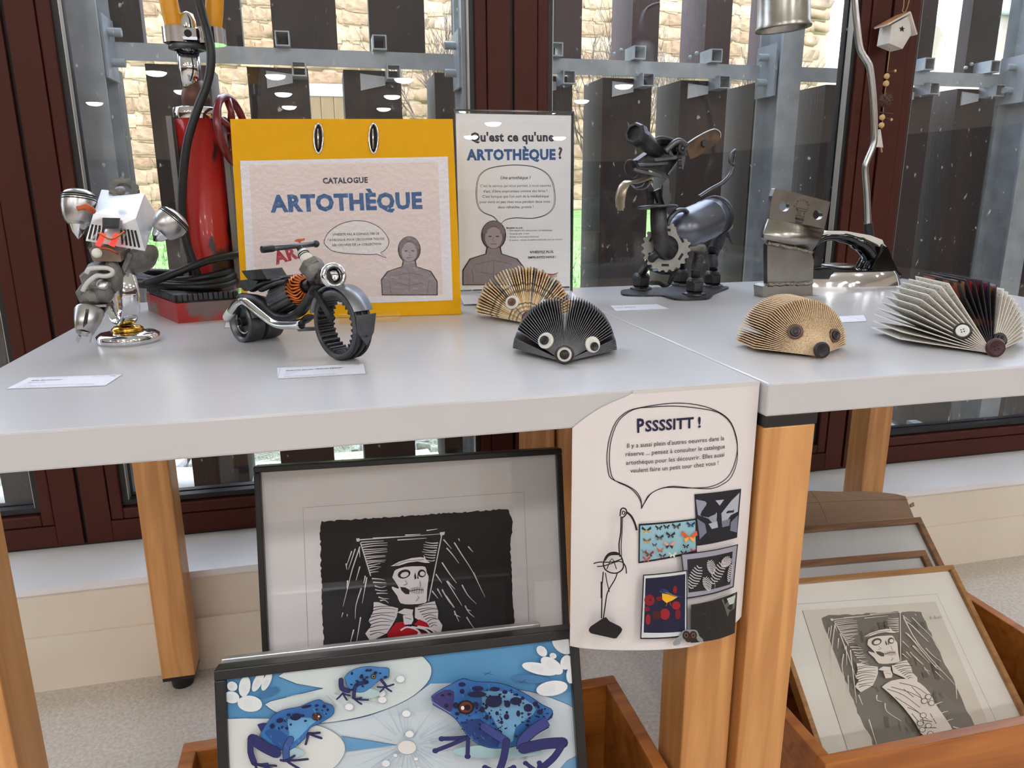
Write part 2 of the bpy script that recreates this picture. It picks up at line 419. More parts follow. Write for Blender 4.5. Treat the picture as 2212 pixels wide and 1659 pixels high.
for i, (a, c, e, g_) in enumerate(((-6, -5.97, -13.97, 1.45), (6.97, 7, -13.97, 1.45), (-5.97, 6.97, -14, -13.97))): slab('trim_%d' % (i+3), a, c, e, g_, 0, 1.6, M_PANEL, ('dark wood panelling along one side wall', 'dark wood panelling along the opposite side wall', 'dark wood panelling along the rear wall')[i], 'panelling')
wb = slab('wall_window', -6, 7, YWALL, 1.80, 0, .213, M_WALL, 'low cream plaster wall under the window sill', 'wall')
B().bx(-6, -2.42, YF, 1.8, .2271, 2.5).build('side_infill', M_WALL, wb)
B().bx(3.16, 7, YF, 1.8, .2271, 2.5).build('side_infill', M_WALL, wb)
B().bx(-2.42, 3.16, YF, 1.8, 2.28, 2.5).build('lintel', M_WALL, wb)
slab('baseboard_window', -6, 7, YWALL-.006, YWALL, 0, .118, M_WALL, 'cream painted skirting at the foot of the window wall', 'baseboard')
slab('trim_1', -6, 7, YWALL-.012, YF+.03, .213, .227, M_SILL, 'long white window sill ledge', 'window sill')
# ------------------------------------------------------------------ windows
def window(name, x0, x1, label):
    g = .0035; z0, z1 = .233, 2.28; t = thing(name, label, 'window', ((x0+x1)/2, YF, .227)); struct(t)
    x0 += g; x1 -= g; sw, bw = .050, .024
    for a, b_ in ((x0, x0+sw), (x1-sw, x1)): B().bx(a, b_, YF, YF+.06, z0, z1, .0015).build('stile', M_BROWN, t)
    B().bx(x0+sw, x1-sw, YF, YF+.06, z0, z0+.046, .0015).build('bottom_rail', M_BROWN, t)
    B().bx(x0+sw, x1-sw, YF, YF+.06, z1-.05, z1, .0015).build('top_rail', M_BROWN, t)
    xa, xb, za, zb = x0+sw+.0012, x1-sw-.0012, z0+.046+.0012, z1-.0512
    for a, b_ in ((xa, xa+bw), (xb-bw, xb)): B().bx(a, b_, YF+.002, YF+.03, za, zb, .003).build('glazing_bead', M_BROWN, t)
    B().bx(xa+bw, xb-bw, YF+.002, YF+.03, za, za+bw, .003).build('glazing_bead', M_BROWN, t)
    B().bx(xa+bw, xb-bw, YF+.022, YF+.03, za+bw, za+bw+.004).build('bead_top', M_BEADTOP, t)  # paler silvery strip along the top slope of the lower bead
    xa += bw; xb -= bw; za += bw+.004
    k = .011
    b = B(); b.bx(xa, xa+k, YF+.012, YF+.032, za, zb).bx(xb-k, xb, YF+.012, YF+.032, za, zb).bx(xa+k, xb-k, YF+.012, YF+.032, za, za+k)
    b.build('gasket', M_GASK, t)
    b = B(); b.bx(xa+k, xa+k+.0015, YF+.013, YF+.0315, za+k, zb).bx(xb-k-.0015, xb-k, YF+.013, YF+.0315, za+k, zb).build('spacer_strip', mat('spacer', (190, 188, 180), .4, .4), t)
    b = B().bx(xa+.003, xb-.003, YF+.034, YF+.040, za+.002, zb+.04); b.build('pane', M_GLASS, t)
    b = B().bx(xa-.01, xa+k, YF+.041, YF+.058, za, zb).bx(xb-k, xb+.01, YF+.041, YF+.058, za, zb).bx(xa, xb, YF+.041, YF+.058, za-.01, za+k); b.build('outer_gasket', M_GASK, t)
    return t
XS = [-2.42, -1.485, -.545, .395, 1.30, 2.23, 3.16]
LB = ['brown framed window farthest along beyond the table with the small robot', 'brown framed window beside the robot sculpture, mostly cut by the frame', 'brown framed window behind the yellow binder and red lamp',
      'brown framed window behind the scrap metal dog', 'brown framed window behind the folded white paper hedgehog', 'brown framed window beyond the one with the hanging birdhouse']
for i in range(6): window('window_%d' % (i+1), XS[i], XS[i+1], LB[i])
b = B()
for x in XS[1:-1]: b.bx(x-.0045, x+.0045, YF+.012, YF+.055, .2275, 2.28)
b.bx(-2.42, 3.16, YF+.008, YF+.05, .2272, .2328)
o = b.build('trim_2', M_GASK); struct(o); tag(o, 'dark joint strips between the window frames', 'joint')
# ------------------------------------------------------------------ tables
def table(name, x0, x1, y0, y1, label):
    t = thing(name, label, 'table', ((x0+x1)/2, (y0+y1)/2, 0)); th = .0357
    B().bx(x0, x1, y0, y1, TT-th, TT, .0022).build('table_top', M_WHITE, t)
    w_ = .061; i_ = .0015
    for a in (x0+i_, x1-i_-w_):
        for c in (y0+.003, y1-.003-w_):
            lg = B().bx(a, a+w_, c, c+w_, .034, TT-th-.0125, .002).build('leg', M_BEECH, t)
            B().bx(a-.001, a+w_+.001, c-.001, c+w_+.001, TT-th-.0125, TT-th, .001).build('leg_cap', M_BLACKP, lg)
            q = B(); q.bx(a+.001, a+w_-.001, c+.001, c+w_-.001, .027, .034); q.cyl((a+w_/2, c+w_/2, .0), (a+w_/2, c+w_/2, .027), .02, 20, .022)
            q.build('foot_pad', M_BLACKP, lg)
    return t
TABL = table('display_table', -.375, .4258, .6735, 1.4655, 'white square table with wooden legs carrying the yellow binder and motorcycle')
TABR = table('display_table', .4275, 1.2294, .661, 1.4575, 'white square table with wooden legs carrying the dog and steam iron lamp')
# ------------------------------------------------------------------ ceiling lights
M_LAMP = mat('lamp_glow', (255, 246, 230), .5, emit=(252, 250, 252), estr=LAMPS)
M_LRING = mat('lamp_ring', (235, 235, 232), .4)
lp = B().lathe((0, 0, 0), (0, 0, 1), [(-.06, 0), (-.057, .05), (-.046, .095), (-.026, .125), (-.001, .137)], 24); lpm = lp.mesh('diffuser', M_LAMP)
rp_ = B().lathe((0, 0, 0), (0, 0, 1), [(0, .137), (-.008, .137), (-.008, .155), (0, .158)], 24).mesh('ring', M_LRING)
for j, y in enumerate((-12.1, -10.1, -8.1, -2.75, -1.3)):  # last two rows added out of view, to light the tables and frames
    for x in (-3.9, -2.1, -.58, 1.17, 2.75, 4.5):
        t = thing('ceiling_light', 'round white ceiling downlight of a reflected far row or an added near row', 'ceiling light', (x, y, 2.5), 'ceiling downlights')
        for nm, me in (('diffuser', lpm), ('ring', rp_)):
            o = bpy.data.objects.new(nm, me); COL.objects.link(o); place(o, (x, y, 2.4995), t)
# ================================================================== outside
M_GALV = mat('galvanised', (152, 162, 168), .5, .25, col2=(178, 188, 196), scale=18, amt=.8)
M_SLAT = mat('slat_wood', (48, 37, 37), .75, col2=(36, 28, 30), scale=30, amt=.9, stretch=(1, 1, .12), bump=.15, bscale=200)
M_SLAT2 = mat('slat_wood_reddish', (76, 56, 60), .7, col2=(60, 44, 48), scale=30, amt=.9, stretch=(1, 1, .12), bump=.15, bscale=200)
YS = 1.935
scr = thing('slatted_screen', 'brown vertical slat screen on galvanised steel posts outside the windows', 'screen', (.5, YS, .18))
up = [(-.80, -.65), (-.59, -.44+.0), (-.40, -.366-.0), (-.312, -.163), (-.097, .047), (.122, .252)]
up = [(-1.42, -1.27), (-1.2, -1.06), (-.99, -.85), (-.78, -.64), (-.545, -.372), (-.315, -.163), (-.097, .047), (.122, .252), (.322, .45)]
for a, b_ in up: B().bx(a, b_, YS, YS+.035, 1.262, 1.62).build('slat', M_SLAT, scr)
for pa, pb in ((1942, 2022), (2097, 2160), (2236, 2310), (2390, 2460)):
    B().bx(ony(pa, 50, YS).x, ony(pb, 50, YS).x, YS, YS+.04, 1.262, 1.62).build('slat', M_SLAT, scr)
for xr in (.645, .852, 1.055, 1.265): B().bx(xr-.073, xr, YS, YS+.147, 1.262, 1.62).build('slat', M_SLAT2 if xr < 1.3 else M_SLAT, scr)
for k in range(-7, 14):
    xr = -.025+.216*k; B().bx(xr-.135, xr, YS, YS+.15, .212, 1.236).build('slat', M_SLAT, scr)
b = B(); b.bx(-3, 3.5, YS-.04, YS-.002, 1.243, 1.272); b.bx(-3, 3.5, YS-.04, YS-.036, 1.236, 1.243); b.build('rail', M_GALV, scr)
def sqtube(x, z, y0=YS-.062, y1=YS-.001, s=.0315, hollow=True):
    b = B(); h = s/2; k = .0028
    b.bx(x-h, x+h, y0, y1, z-h, z-h+k).bx(x-h, x+h, y0, y1, z+h-k, z+h).bx(x-h, x-h+k, y0, y1, z-h+k, z+h-k).bx(x+h-k, x+h, y0, y1, z-h+k, z+h-k)
    return b
for px, py in ((611, 96), (820, 106), (1200, 120), (1378, 127), (1543, 130), (2001, 142), (2143, 144)):
    P = ony(px, py, YS-.05); sqtube(P.x, 1.272+.0165).build('bracket_tube', M_GALV, scr)
    if px > 1100:
        b = B()
        for dx, dz in ((-.045, .02), (-.027, .03)): b.ball((P.x+dx-.0, YS-.004, 1.272+dz), (.005, .006, .005), n=8, k=6)
        b.build('bolt', M_GALV, scr)
for px, py in ((646, 148), (850, 154), (1227, 167), (1397, 172), (1561, 175), (2013, 184), (2155, 186)):
    P = ony(px, py, YS-.05); q = sqtube(P.x, 1.243-.0165).build('bracket_tube', M_GALV, scr)
    b = B(); b.prism([(P.x-.0165, YS-.003, 1.222), (P.x-.017, YS-.003, 1.213-.01), (P.x-.075, YS-.003, 1.19), (P.x-.075, YS-.003, 1.228)], (0, -.004, 0)); b.build('gusset_plate', mat('galv_light', (196, 204, 212), .5, .1), scr)
def post(px, py, w_=.058, d=.11, y=1.80, z0=.2):
    P = ony(px, py, y); x = P.x; b = B(); k = .008
    b.bx(x-w_/2, x+w_/2, y, y+k, z0, 1.7); b.bx(x-w_/2, x+w_/2, y+d-k, y+d, z0, 1.7); b.bx(x-.005, x+.005, y+k, y+d-k, z0, 1.7)
    q = b.build('post', M_GALV, scr)
    for g in (-1, 1):
        jp = B().bx(x+g*(w_/2+.001)-.003, x+g*(w_/2+.001)+.003, y+.02, y+d, 1.19, 1.315).build('joint_plate', M_GALV, q)
        for zz in (1.225, 1.285): B().cyl((x+g*(w_/2+.004), y+.06, zz), (x+g*(w_/2+.03), y+.06, zz), .009, 6).build('plate_bolt', M_GALV, q)
    b = B().bx(x-w_*.8, x+w_*.8, y-.015, y+d+.015, z0-.008, z0+.008)
    for g in (-1, 1): b.cyl((x+g*.02, y-.012, z0+.03), (x+g*.02, y-.03, z0+.03), .010, 6)
    b.bx(x-w_*.6, x+w_*.6, y-.012, y-.002, z0, z0+.06); b.build('base_plate', M_GALV, q)
    return x
post(178, 60); post(1012, 120, w_=.03); post(1712, 120); post(2228, 330, w_=.07)
for px, w_ in ((2005, .03), (1905, .03), (1760, .03)):
    P = ony(px, 915, 1.86); sqtube(P.x, .225, 1.75, 1.93, .034).build('base_tube', M_GALV, scr)
# ledge, rubble, lawn
o = slab('terrace_ledge', -5, 6, 1.69, 2.12, .0, .2, mat('concrete', (196, 196, 186), .85, col2=(170, 176, 160), scale=14, bump=.3, bscale=50), 'pale concrete ledge outside under the slat screen', 'ledge')
rub = thing('rubble_strip', 'strip of pale rubble stones with moss outside the windows', 'rubble', (0, 2.6, .12))
M_RUB = [mat('rubble_%d' % i, c, .9, col2=c2, scale=16, amt=.9, bump=.5, bscale=50) for i, (c, c2) in enumerate((((208, 205, 200), (150, 150, 146)), ((190, 186, 180), (120, 120, 112)), ((200, 198, 190), (110, 130, 60))))]
def stone_mesh(M, nm, rough=.18):
    bm = bmesh.new(); bmesh.ops.create_cube(bm, size=2); bmesh.ops.bevel(bm, geom=bm.edges[:], offset=.35, segments=2, affect='EDGES')
    for q in bm.verts: q.co = V([c*(1+R.uniform(-rough, rough)) for c in q.co])
    me = bpy.data.meshes.new(nm); bm.to_mesh(me); bm.free(); me.materials.append(M)
    for p in me.polygons: p.use_smooth = True
    return me
RUBM = [stone_mesh(M_RUB[i % 3], 'stone') for i in range(6)]
y = 2.16
while y < 3.3:
    dy = R.uniform(.12, .2); x = -1.7
    while x < 1.6:
        dx = R.uniform(.15, .38)
        o = bpy.data.objects.new('stone', R.choice(RUBM)); COL.objects.link(o)
        place(o, (x+dx/2, y+dy/2, .10+.05*(y-2.1)), rub); o.scale = (dx*.52, dy*.52, .05); o.rotation_euler = (R.uniform(-.08, .08), R.uniform(-.08, .08), R.uniform(-.1, .1)); x += dx
    y += dy
M_GRASS = mat('grass', (80, 118, 56), .8, col2=(122, 156, 90), scale=9, amt=.9, bump=.5, bscale=70)
b = B()
gy = [2.1, 3.2, 4.5, 6, 8.6, 30]; gz = [.06, .14, .3, .48, .74, .9]
for i in range(5): b.add([(-14, gy[i], gz[i]), (22, gy[i], gz[i]), (22, gy[i+1], gz[i+1]), (-14, gy[i+1], gz[i+1])], [(0, 1, 2, 3)], True)
o = b.build('lawn', M_GRASS); struct(o); tag(o, 'bright green lawn sloping up outside', 'lawn')
b = B()
def gzv(y):
    for i in range(5):
        if gy[i] <= y <= gy[i+1]: return gz[i]+(gz[i+1]-gz[i])*(y-gy[i])/(gy[i+1]-gy[i])
    return .9
for i in range(9000):
    y = R.uniform(3.45, 7.1); x = R.uniform(-.55, .33)*y+R.uniform(-.2, .2); z = gzv(y); h = R.uniform(.03, .08); a = R.uniform(0, pi); wd = .006
    lx, ly = R.uniform(-.03, .03), R.uniform(-.03, .03)
    b.add([(x-wd*math.cos(a), y-wd*math.sin(a), z-.005), (x+wd*math.cos(a), y+wd*math.sin(a), z-.005), (x+lx, y+ly, z+h)], [(0, 1, 2)])
o = b.build('grass_blades', M_GRASS); o['kind'] = 'stuff'; tag(o, 'short green grass blades on the lawn', 'grass')
# stone wall
YB = 8.5
M_MORT = mat('lime_mortar', (162, 140, 112), .9, col2=(146, 124, 97), scale=8, bump=.3, bscale=40)
sw = B().bx(-9, 5.9, YB, YB+.4, .4, 3.45).build('wall_garden', M_MORT); struct(sw); tag(sw, 'sunlit rubble stone garden wall beyond the lawn', 'wall')
SCOL = [((160, 138, 112), (130, 108, 84)), ((150, 126, 100), (118, 96, 74)), ((172, 152, 128), (142, 122, 98)), ((140, 114, 88), (110, 88, 66))]
STM = [stone_mesh(mat('wall_stone_%d' % (i % 4), SCOL[i % 4][0], .9, col2=SCOL[i % 4][1], scale=2.2, amt=.9, bump=.5, bscale=5), 'stone', .2) for i in range(8)]
GU = [(314, 352), (523, 586), (728, 796), (918, 978), (1258, 1321), (1425, 1481), (1581, 1634)]
GL = [(100, 130), (283, 334), (461, 540), (667, 730), (867, 916), (1240, 1256), (1406, 1418)]
def topx(P):
    d = V(P)-CAM; z = d.dot(_f); return CX+FPX*d.dot(CR)/z, CY+FPX*d.dot(CD)/z
cand = []; z = .72
while z < 3.3:
    dz = R.uniform(.11, .17); x = -6.2+R.uniform(0, .2)
    while x < 5.7:
        dx = R.uniform(.15, .38); q = (x+dx/2, YB-.002, z+dz/2); u_, v_ = topx(q)
        vis = v_ > -12 and any(a-12 < u_ < c+12 for a, c in (GU if v_ < 140 else GL))
        cand.append((vis, q, dx, dz)); x += dx
    z += dz
cand.sort(key=lambda c: not c[0]); rest = B()
for i, (vis, q, dx, dz) in enumerate(cand):
    if i < 300 and vis:
        o = bpy.data.objects.new('stone', R.choice(STM)); COL.objects.link(o); place(o, q, sw); o.scale = (dx*.485, .016, dz*.47); o.rotation_euler = (0, R.uniform(-.05, .05), 0)
    elif -300 < topx(q)[0] < 2600 and topx(q)[1] > -150:
        me = STM[i % 8]; rest.add([V(q)+V((v_.co.x*dx*.485, v_.co.y*.016, v_.co.z*dz*.47)) for v_ in me.vertices], [list(p_.vertices) for p_ in me.polygons], True)
o = rest.build('wall_stones_rest', bpy.data.materials['wall_stone_1'], sw); o['kind'] = 'stuff'
# opening in the garden wall
P0, P1 = ony(664, 203, YB-.06), ony(740, 203, YB-.06)
dr = thing('door_1', 'low brown door under a white stone lintel in the garden wall', 'door', ((P0.x+P1.x)/2+.05, YB-.05, .74)); struct(dr)
B().bx(P0.x-.1, P1.x+.25, YB-.09, YB-.034, P0.z-.02, P0.z+.1, .01).build('lintel', mat('lintel_stone', (246, 242, 232), .8), dr)
for i in range(4): B().bx(P0.x+i*.13, P0.x+i*.13+.125, YB-.075, YB-.036, .72, P0.z-.02).build('plank', mat('door_wood', (112, 92, 62), .7, col2=(88, 70, 46), scale=5, stretch=(4, 4, .4)), dr)
# bare shrubs
M_TWIG = mat('bark', (92, 82, 74), .9, col2=(70, 60, 54), scale=9)
def shrub(px, Y, h, label, seed, spread=.35):
    rr = random.Random(seed); P = ony(px, 300, Y); base = V((P.x, Y, gzv(Y)-.02)); t = thing('bare_shrub', label, 'shrub', base, 'bare shrubs before the garden wall')
    def grow(b, p, d, L, r, dep):
        q = p+d*L; mid = (p+q)/2+V((rr.uniform(-1, 1), 0, rr.uniform(-1, 1)))*L*.06
        b.tube([p, mid, q], [r, r*.85, r*.65], 4)
        if dep:
            for _ in range(3): grow(b, p+d*L*rr.uniform(.5, 1), (d+V((rr.uniform(-1, 1)*.65, rr.uniform(-.2, .2), rr.uniform(-.1, .5)))).normalized(), L*rr.uniform(.55, .8), r*.62, dep-1)
    for k in range(4):
        b = B(); d = V((rr.uniform(-spread, spread), rr.uniform(-.15, .15), 1)).normalized(); grow(b, base+V((rr.uniform(-.12, .12), 0, 0)), d, h*.42, .016, 4); b.build('stem', M_TWIG, t)
shrub(958, 7.55, 2.0, 'tall bare leafless shrub behind the clear sign holder', 3); shrub(1290, 7.6, 2.0, 'bare leafless shrub beyond the dog sculpture', 5, .3); shrub(1455, 6.6, 1.8, 'bare leafless shrub right of the dog snout', 8, .3); shrub(1610, 7.6, 1.8, 'thin bare shrub beyond the hanging metal shade', 11, .2)
# houses past the end of the garden wall
M_ROOF = mat('clay_tiles', (150, 126, 112), .85, col2=(136, 92, 74), scale=6, amt=.9, bump=.4, bscale=20)
h1 = thing('house', 'pale rendered house with a clay tiled roof seen past the slats', 'house', (12, 14, .8))
A, Bq = ony(1960, 90, 14), ony(2085, 90, 14)
B().bx(A.x, Bq.x+.2, 14, 17, .8, ony(2030, 90, 14).z).build('wall', mat('render_pale', (158, 156, 150), .9, col2=(142, 139, 131), scale=2), h1)
zt = ony(2030, 84, 14).z; zr = ony(2030, 38, 15.5).z
rf = B().add([(A.x-.3, 13.8, zt), (Bq.x+.3, 13.8, zt), (Bq.x+.3, 15.6, zr), (A.x-.3, 15.6, zr), (A.x-.3, 13.8, zt-.08), (Bq.x+.3, 13.8, zt-.08), (Bq.x+.3, 15.6, zr-.08), (A.x-.3, 15.6, zr-.08)], [(0, 1, 2, 3), (7, 6, 5, 4), (4, 5, 1, 0), (5, 6, 2, 1), (6, 7, 3, 2), (7, 4, 0, 3)]).build('roof', M_ROOF, h1)
for i in range(14):
    x = A.x+(Bq.x-A.x)*i/13; B().tube([(x, 13.78, zt+.03), (x, 15.6, zr+.03)], .07, 6).build('tile_row', M_ROOF, rf)
B().tube([(A.x-.3, 13.74, zt-.02), (Bq.x+.3, 13.74, zt-.02)], .06, 8).build('gutter', M_GALV, h1)
w0 = ony(2012, 128, 13.98); w1 = ony(2034, 128, 13.98)
f_ = B().bx(w0.x, w1.x, 13.95, 13.99, w0.z-.9, w0.z+.35).build('window_frame', mat('white_paint', (240, 240, 240), .5), h1)
B().bx(w0.x+.05, w1.x-.05, 13.93, 13.955, w0.z-.85, w0.z+.28).build('pane', mat('far_pane', (150, 170, 190), .1), f_)
h2 = thing('house', 'weathered grey walled building with a zinc gutter seen past the slats', 'house', (13, 10.6, .8))
A = ony(2140, 60, 10.6)
zt = ony(2185, 28, 10.6).z
B().bx(A.x, A.x+4, 10.6, 13, .7, zt).build('wall', mat('weathered_render', (126, 116, 104), .95, col2=(164, 158, 149), scale=2.2, amt=1, stretch=(1, 1, .5), detail=7), h2)
B().tube([(A.x-.2, 10.5, zt+.02), (A.x+4, 10.5, zt+.02)], .075, 8).build('gutter', M_GALV, h2)
B().prism([(A.x-.2, 10.5, zt+.06), (A.x-.2, 13, zt+1.4), (A.x-.2, 13, zt+1.3), (A.x-.2, 10.5, zt-.02)], (4.2, 0, 0)).build('roof', M_ROOF, h2)
# ================================================================== metals
M_CHROME = mat('chrome', (225, 226, 230), .07, 1)
M_STEEL = mat('brushed_steel', (196, 196, 196), .3, 1, col2=(160, 158, 155), scale=30, amt=.7)
M_DARK = mat('dark_steel', (82, 82, 84), .42, .85, col2=(56, 55, 56), scale=40, amt=.9, bump=.15, bscale=120)
M_GUN = mat('gunmetal', (112, 113, 117), .38, .9, col2=(78, 78, 82), scale=35, amt=.9, bump=.1, bscale=90)
M_CAST = mat('cast_aluminium', (140, 138, 134), .5, .75, col2=(104, 102, 99), scale=45, amt=.9, bump=.35, bscale=110)
M_RUBBER = mat('black_rubber', (20, 20, 22), .42)
M_BLK = mat('black_hole', (10, 10, 10), .6)
M_COPPER = mat('copper_wire', (196, 108, 54), .32, .9, col2=(150, 74, 34), scale=60)
M_GOLD = mat('brass', (212, 168, 70), .22, 1)
M_WHITEC = mat('white_ceramic', (232, 230, 222), .3)
M_CLEAR = glassmat('clear_acrylic', (253, 254, 254), 1.42)
def D(px, py, Y): return ony(px, py, Y)
# ================================================================== robot
k1, k7 = K(0, 340, 3.191), K(160, 540, 7.543)
YR = 1.075; BC = onz(279, 738)
rob = thing('robot_sculpture', 'small scrap metal robot creature with two chrome headlamps on a round chrome foot', 'sculpture', BC)
def r_(x, y, off=0, k=k1): return ony(*k(x, y), YR-off)
B().lathe(BC, (0, 0, 1), [(0, 0), (0, .037), (.003, .0385), (.010, .0385), (.0128, .034), (.0145, .021), (.0145, 0)], 40).build('base_disc', M_CHROME, rob)
B().lathe(BC, (0, 0, 1), [(.0148, 0), (.0148, .0185), (.018, .0195), (.021, .016), (.022, .008), (.022, 0)], 28).build('brass_collar', M_GOLD, rob)
RC = BC+V((0, 0, .0225+.0445)); RC.x = r_(836, 1000).x
b = B(); ax = V((.86, .51, 0))
b.lathe(RC, ax, [(-.011, .0405), (-.011, .043), (-.006, .0445), (.006, .0445), (.011, .043), (.011, .0405)], 48, closed=True); b.build('ring_stand', M_CHROME, rob)
p = [r_(590, 575, .04), r_(1000, 645, .05), r_(1078, 395, -.03), r_(760, 520, -.03), r_(645, 385, .028), r_(935, 420, .03), r_(995, 250, -.03), r_(700, 222, -.035)]
hd = hexa(B(), p).build('head_housing', mat('satin_aluminium', (222, 224, 230), .32, .45, col2=(206, 208, 214), scale=30), rob)
b = B(); A0, A1, A2, A3 = p[0], p[1], p[5], p[4]; nn = (A1-A0).cross(A3-A0).normalized(); nn = nn if nn.dot(CAM-A0) > 0 else -nn
for i in range(13):
    t = .05+i*.072
    if 4 <= i <= 7: continue
    lo = A0.lerp(A1, t); hi = A3.lerp(A2, t); b.bar(lo.lerp(hi, .08)+nn*.0006, lo.lerp(hi, .60)+nn*.0006, .0022, .001, nn)
q = b.build('vent_slots', M_BLK, hd); q['kind'] = 'stuff'
b = B().prism([r_(712, 415, .035), r_(830, 418, .035), r_(822, 492, .05), r_(712, 490, .05)], V((0, -.004, 0))).build('dark_clip', M_DARK, rob)
for nm, a, c, R0 in (('headlamp', (545, 240), (540, 562), .0198), ('headlamp', (1222, 405), (1058, 578), .0208)):
    P0, P1 = r_(*a, 0.0), r_(*c, .012); L = (P1-P0).length; b = B(); d = P1-P0
    b.lathe(P0, d, [(-.004, 0), (-.003, R0*.5), (0, R0*.82), (L*.05, R0*.93), (L*.15, R0), (L*.32, R0), (L*.5, R0*.92), (L*.62, R0*.78), (L*.69, R0*.62), (L*.7, R0*.5), (L*.86, R0*.32), (L*.97, R0*.08), (L, 0)], 32)
    hl = b.build(nm, M_STEEL, rob)
    b = B()
    for t in (.07, .12, .17): b.ringtube(P0+d*t, d, R0*(.955+.3*t), .0007, 32, 6)
    q = b.build('groove', M_BLK, hl); q['kind'] = 'stuff'
    B().lathe(P0, d, [(L*.70, R0*.53), (L*.86, R0*.35), (L*.97, R0*.1), (L*1.005, 0)], 28).build('cone_tip', M_CHROME, hl)
B().tube(sub2([r_(532, 352, .06), r_(570, 345, .06), r_(605, 340, .06), (r_(640, 372, .05))]), [.003]*4+[.0036]*6+[.004]*3, 8).build('orange_wire', mat('orange_wire', (196, 92, 50), .5), rob)
b = B(); gearring(b, r_(855, 225, -.032), (.2, -.75, .6), .009, .0165, .006, 14, tout=.002); b.build('gear', M_CAST, rob)
B().lathe(r_(832, 240, .0), (.1, -.6, .7), [(0, 0), (0, .006), (.005, .006), (.006, 0)], 10).build('bolt_head', M_CAST, rob)
hexa(B(), [r_(600, 628, .06), r_(830, 650, .06), r_(900, 610, .02), r_(660, 590, .02), r_(665, 495, .05), r_(865, 500, .05), r_(900, 480, .02), r_(690, 480, .02)]).build('clear_relay_case', M_CLEAR, rob)
M_RED = mat('red_glow', (236, 60, 48), .35, emit=(255, 40, 30), estr=.5)
for x in (690, 785): B().bar(r_(x+25, 525, .052), r_(x-15, 612, .056), .006, .003, (0, -1, 0)).build('red_strip', M_RED, rob)
hexa(B(), [r_(640, 715, .055), r_(835, 720, .055), r_(900, 670, .01), r_(700, 670, .01), r_(610, 632, .056), r_(828, 655, .056), r_(900, 620, .01), r_(660, 600, .01)]).build('relay_base', mat('relay_base', (150, 128, 112), .4, col2=(96, 80, 72), scale=60), rob)
for a, c in (((680, 520), (860, 510)), ((640, 650), (815, 665))):
    B().tube(sub2([r_(a[0], a[1], .06), r_((a[0]+c[0])/2, a[1]+(45 if a[1] < 600 else -25), .066), r_(c[0], c[1], .06)]), .0012, 6).build('wire_loop', M_COPPER, rob)
B().ball(r_(668, 660, .066), .006, n=12, k=8).build('white_bead', M_WHITEC, rob)
def r7(x, y, off=0): return ony(*k7(x, y), YR-off)
puff(B(), [r7(x, y, .03) for x, y in ((300, 195), (560, 175), (700, 190), (760, 330), (745, 520), (650, 690), (570, 845), (330, 880), (175, 880), (80, 665), (130, 600), (190, 520), (150, 385), (240, 300))], (0, .026, 0), ((-1, .78), (-.75, .95), (0, 1), (1, .9))).build('carburettor_body', M_CAST, rob)
b = B(); b.ball(r7(300, 760, .052), (.014, .01, .011)); b.ball(r7(480, 690, .054), (.012, .009, .013)); b.ball(r7(430, 560, .056), (.016, .008, .008)); b.ball(r7(640, 420, .05), (.011, .01, .02)); b.build('casting_lumps', M_CAST, rob)
B().lathe(r7(470, 570, .066), (-.1, -1, .5), [(0, .0068), (.003, .0066), (.004, .005), (.004, 0)], 16).build('screw_plug', M_STEEL, rob)
B().tube(sub2([r7(x, y, .074) for x, y in ((205, 385), (255, 312), (420, 292), (560, 300), (632, 355), (600, 402), (500, 425), (380, 420), (270, 490), (185, 585), (140, 672))]), .0029, 8).build('white_hose', mat('pale_hose', (206, 204, 198), .35, .3), rob)
B().ball(r7(515, 340, .065), (.009, .008, .0075)).build('black_knob', M_RUBBER, rob)
b = B(); b.bar(r7(170, 890, .05), r7(330, 890, .05), .02, .003); b.bar(r7(335, 895, .05), r7(560, 890, .05), .02, .003); b.build('flange', M_STEEL, rob)
b = B().prism([r7(190, 905, .045), r7(530, 900, .045), r7(470, 1020, .05), r7(200, 1000, .05)], V((0, .02, 0))).build('neck_block', M_DARK, rob)
P0, P1 = r7(258, 985, .05), r7(168, 1352, .07); d = P1-P0; L = d.length
sn = B().lathe(P0, d, [(0, .0165), (L*.1, .0172), (L*.55, .0142), (L, .0098), (L, .0084), (L*.3, .012)], 28).build('snout_cone', M_STEEL, rob)
B().lathe(P0, d, [(L*.8, 0), (L*.8, .0098)], 20).build('snout_hole', M_BLK, sn)
B().prism([r7(195, 962, .0685), r7(245, 962, .0685), r7(240, 1010, .0695), r7(215, 1200, .08), r7(150, 1270, .081), r7(150, 1200, .08), r7(190, 1010, .07)], V((0, -.0012, 0))).build('snout_slit', M_DARK, sn)
for pts in (((62, 1385), (105, 1415), (60, 1515), (20, 1465)), ((240, 1385), (300, 1300), (275, 1420), (262, 1515), (238, 1468))):
    B().prism([r7(*q, .072) for q in pts], V((0, .004, 0))).build('claw', M_STEEL, rob)
B().bar(r7(925, 55, .04), r7(640, 690, .04), .0035, .006, bev=.0006).build('side_rod', M_CAST, rob); B().bar(r7(640, 690, .04), r7(475, 1030, .04), .003, .004).build('side_rod', M_STEEL, rob)
b = B().lathe(r_(955, 690, .01), (.5, -.4, -.75), [(0, .026), (.006, .024), (.014, .016), (.018, 0)], 24); b.build('dish', M_CAST, rob)
B().cyl(RC+V((0, 0, .044)), RC+V((-.005, 0, .075)), .007, 12).build('stem', M_DARK, rob)
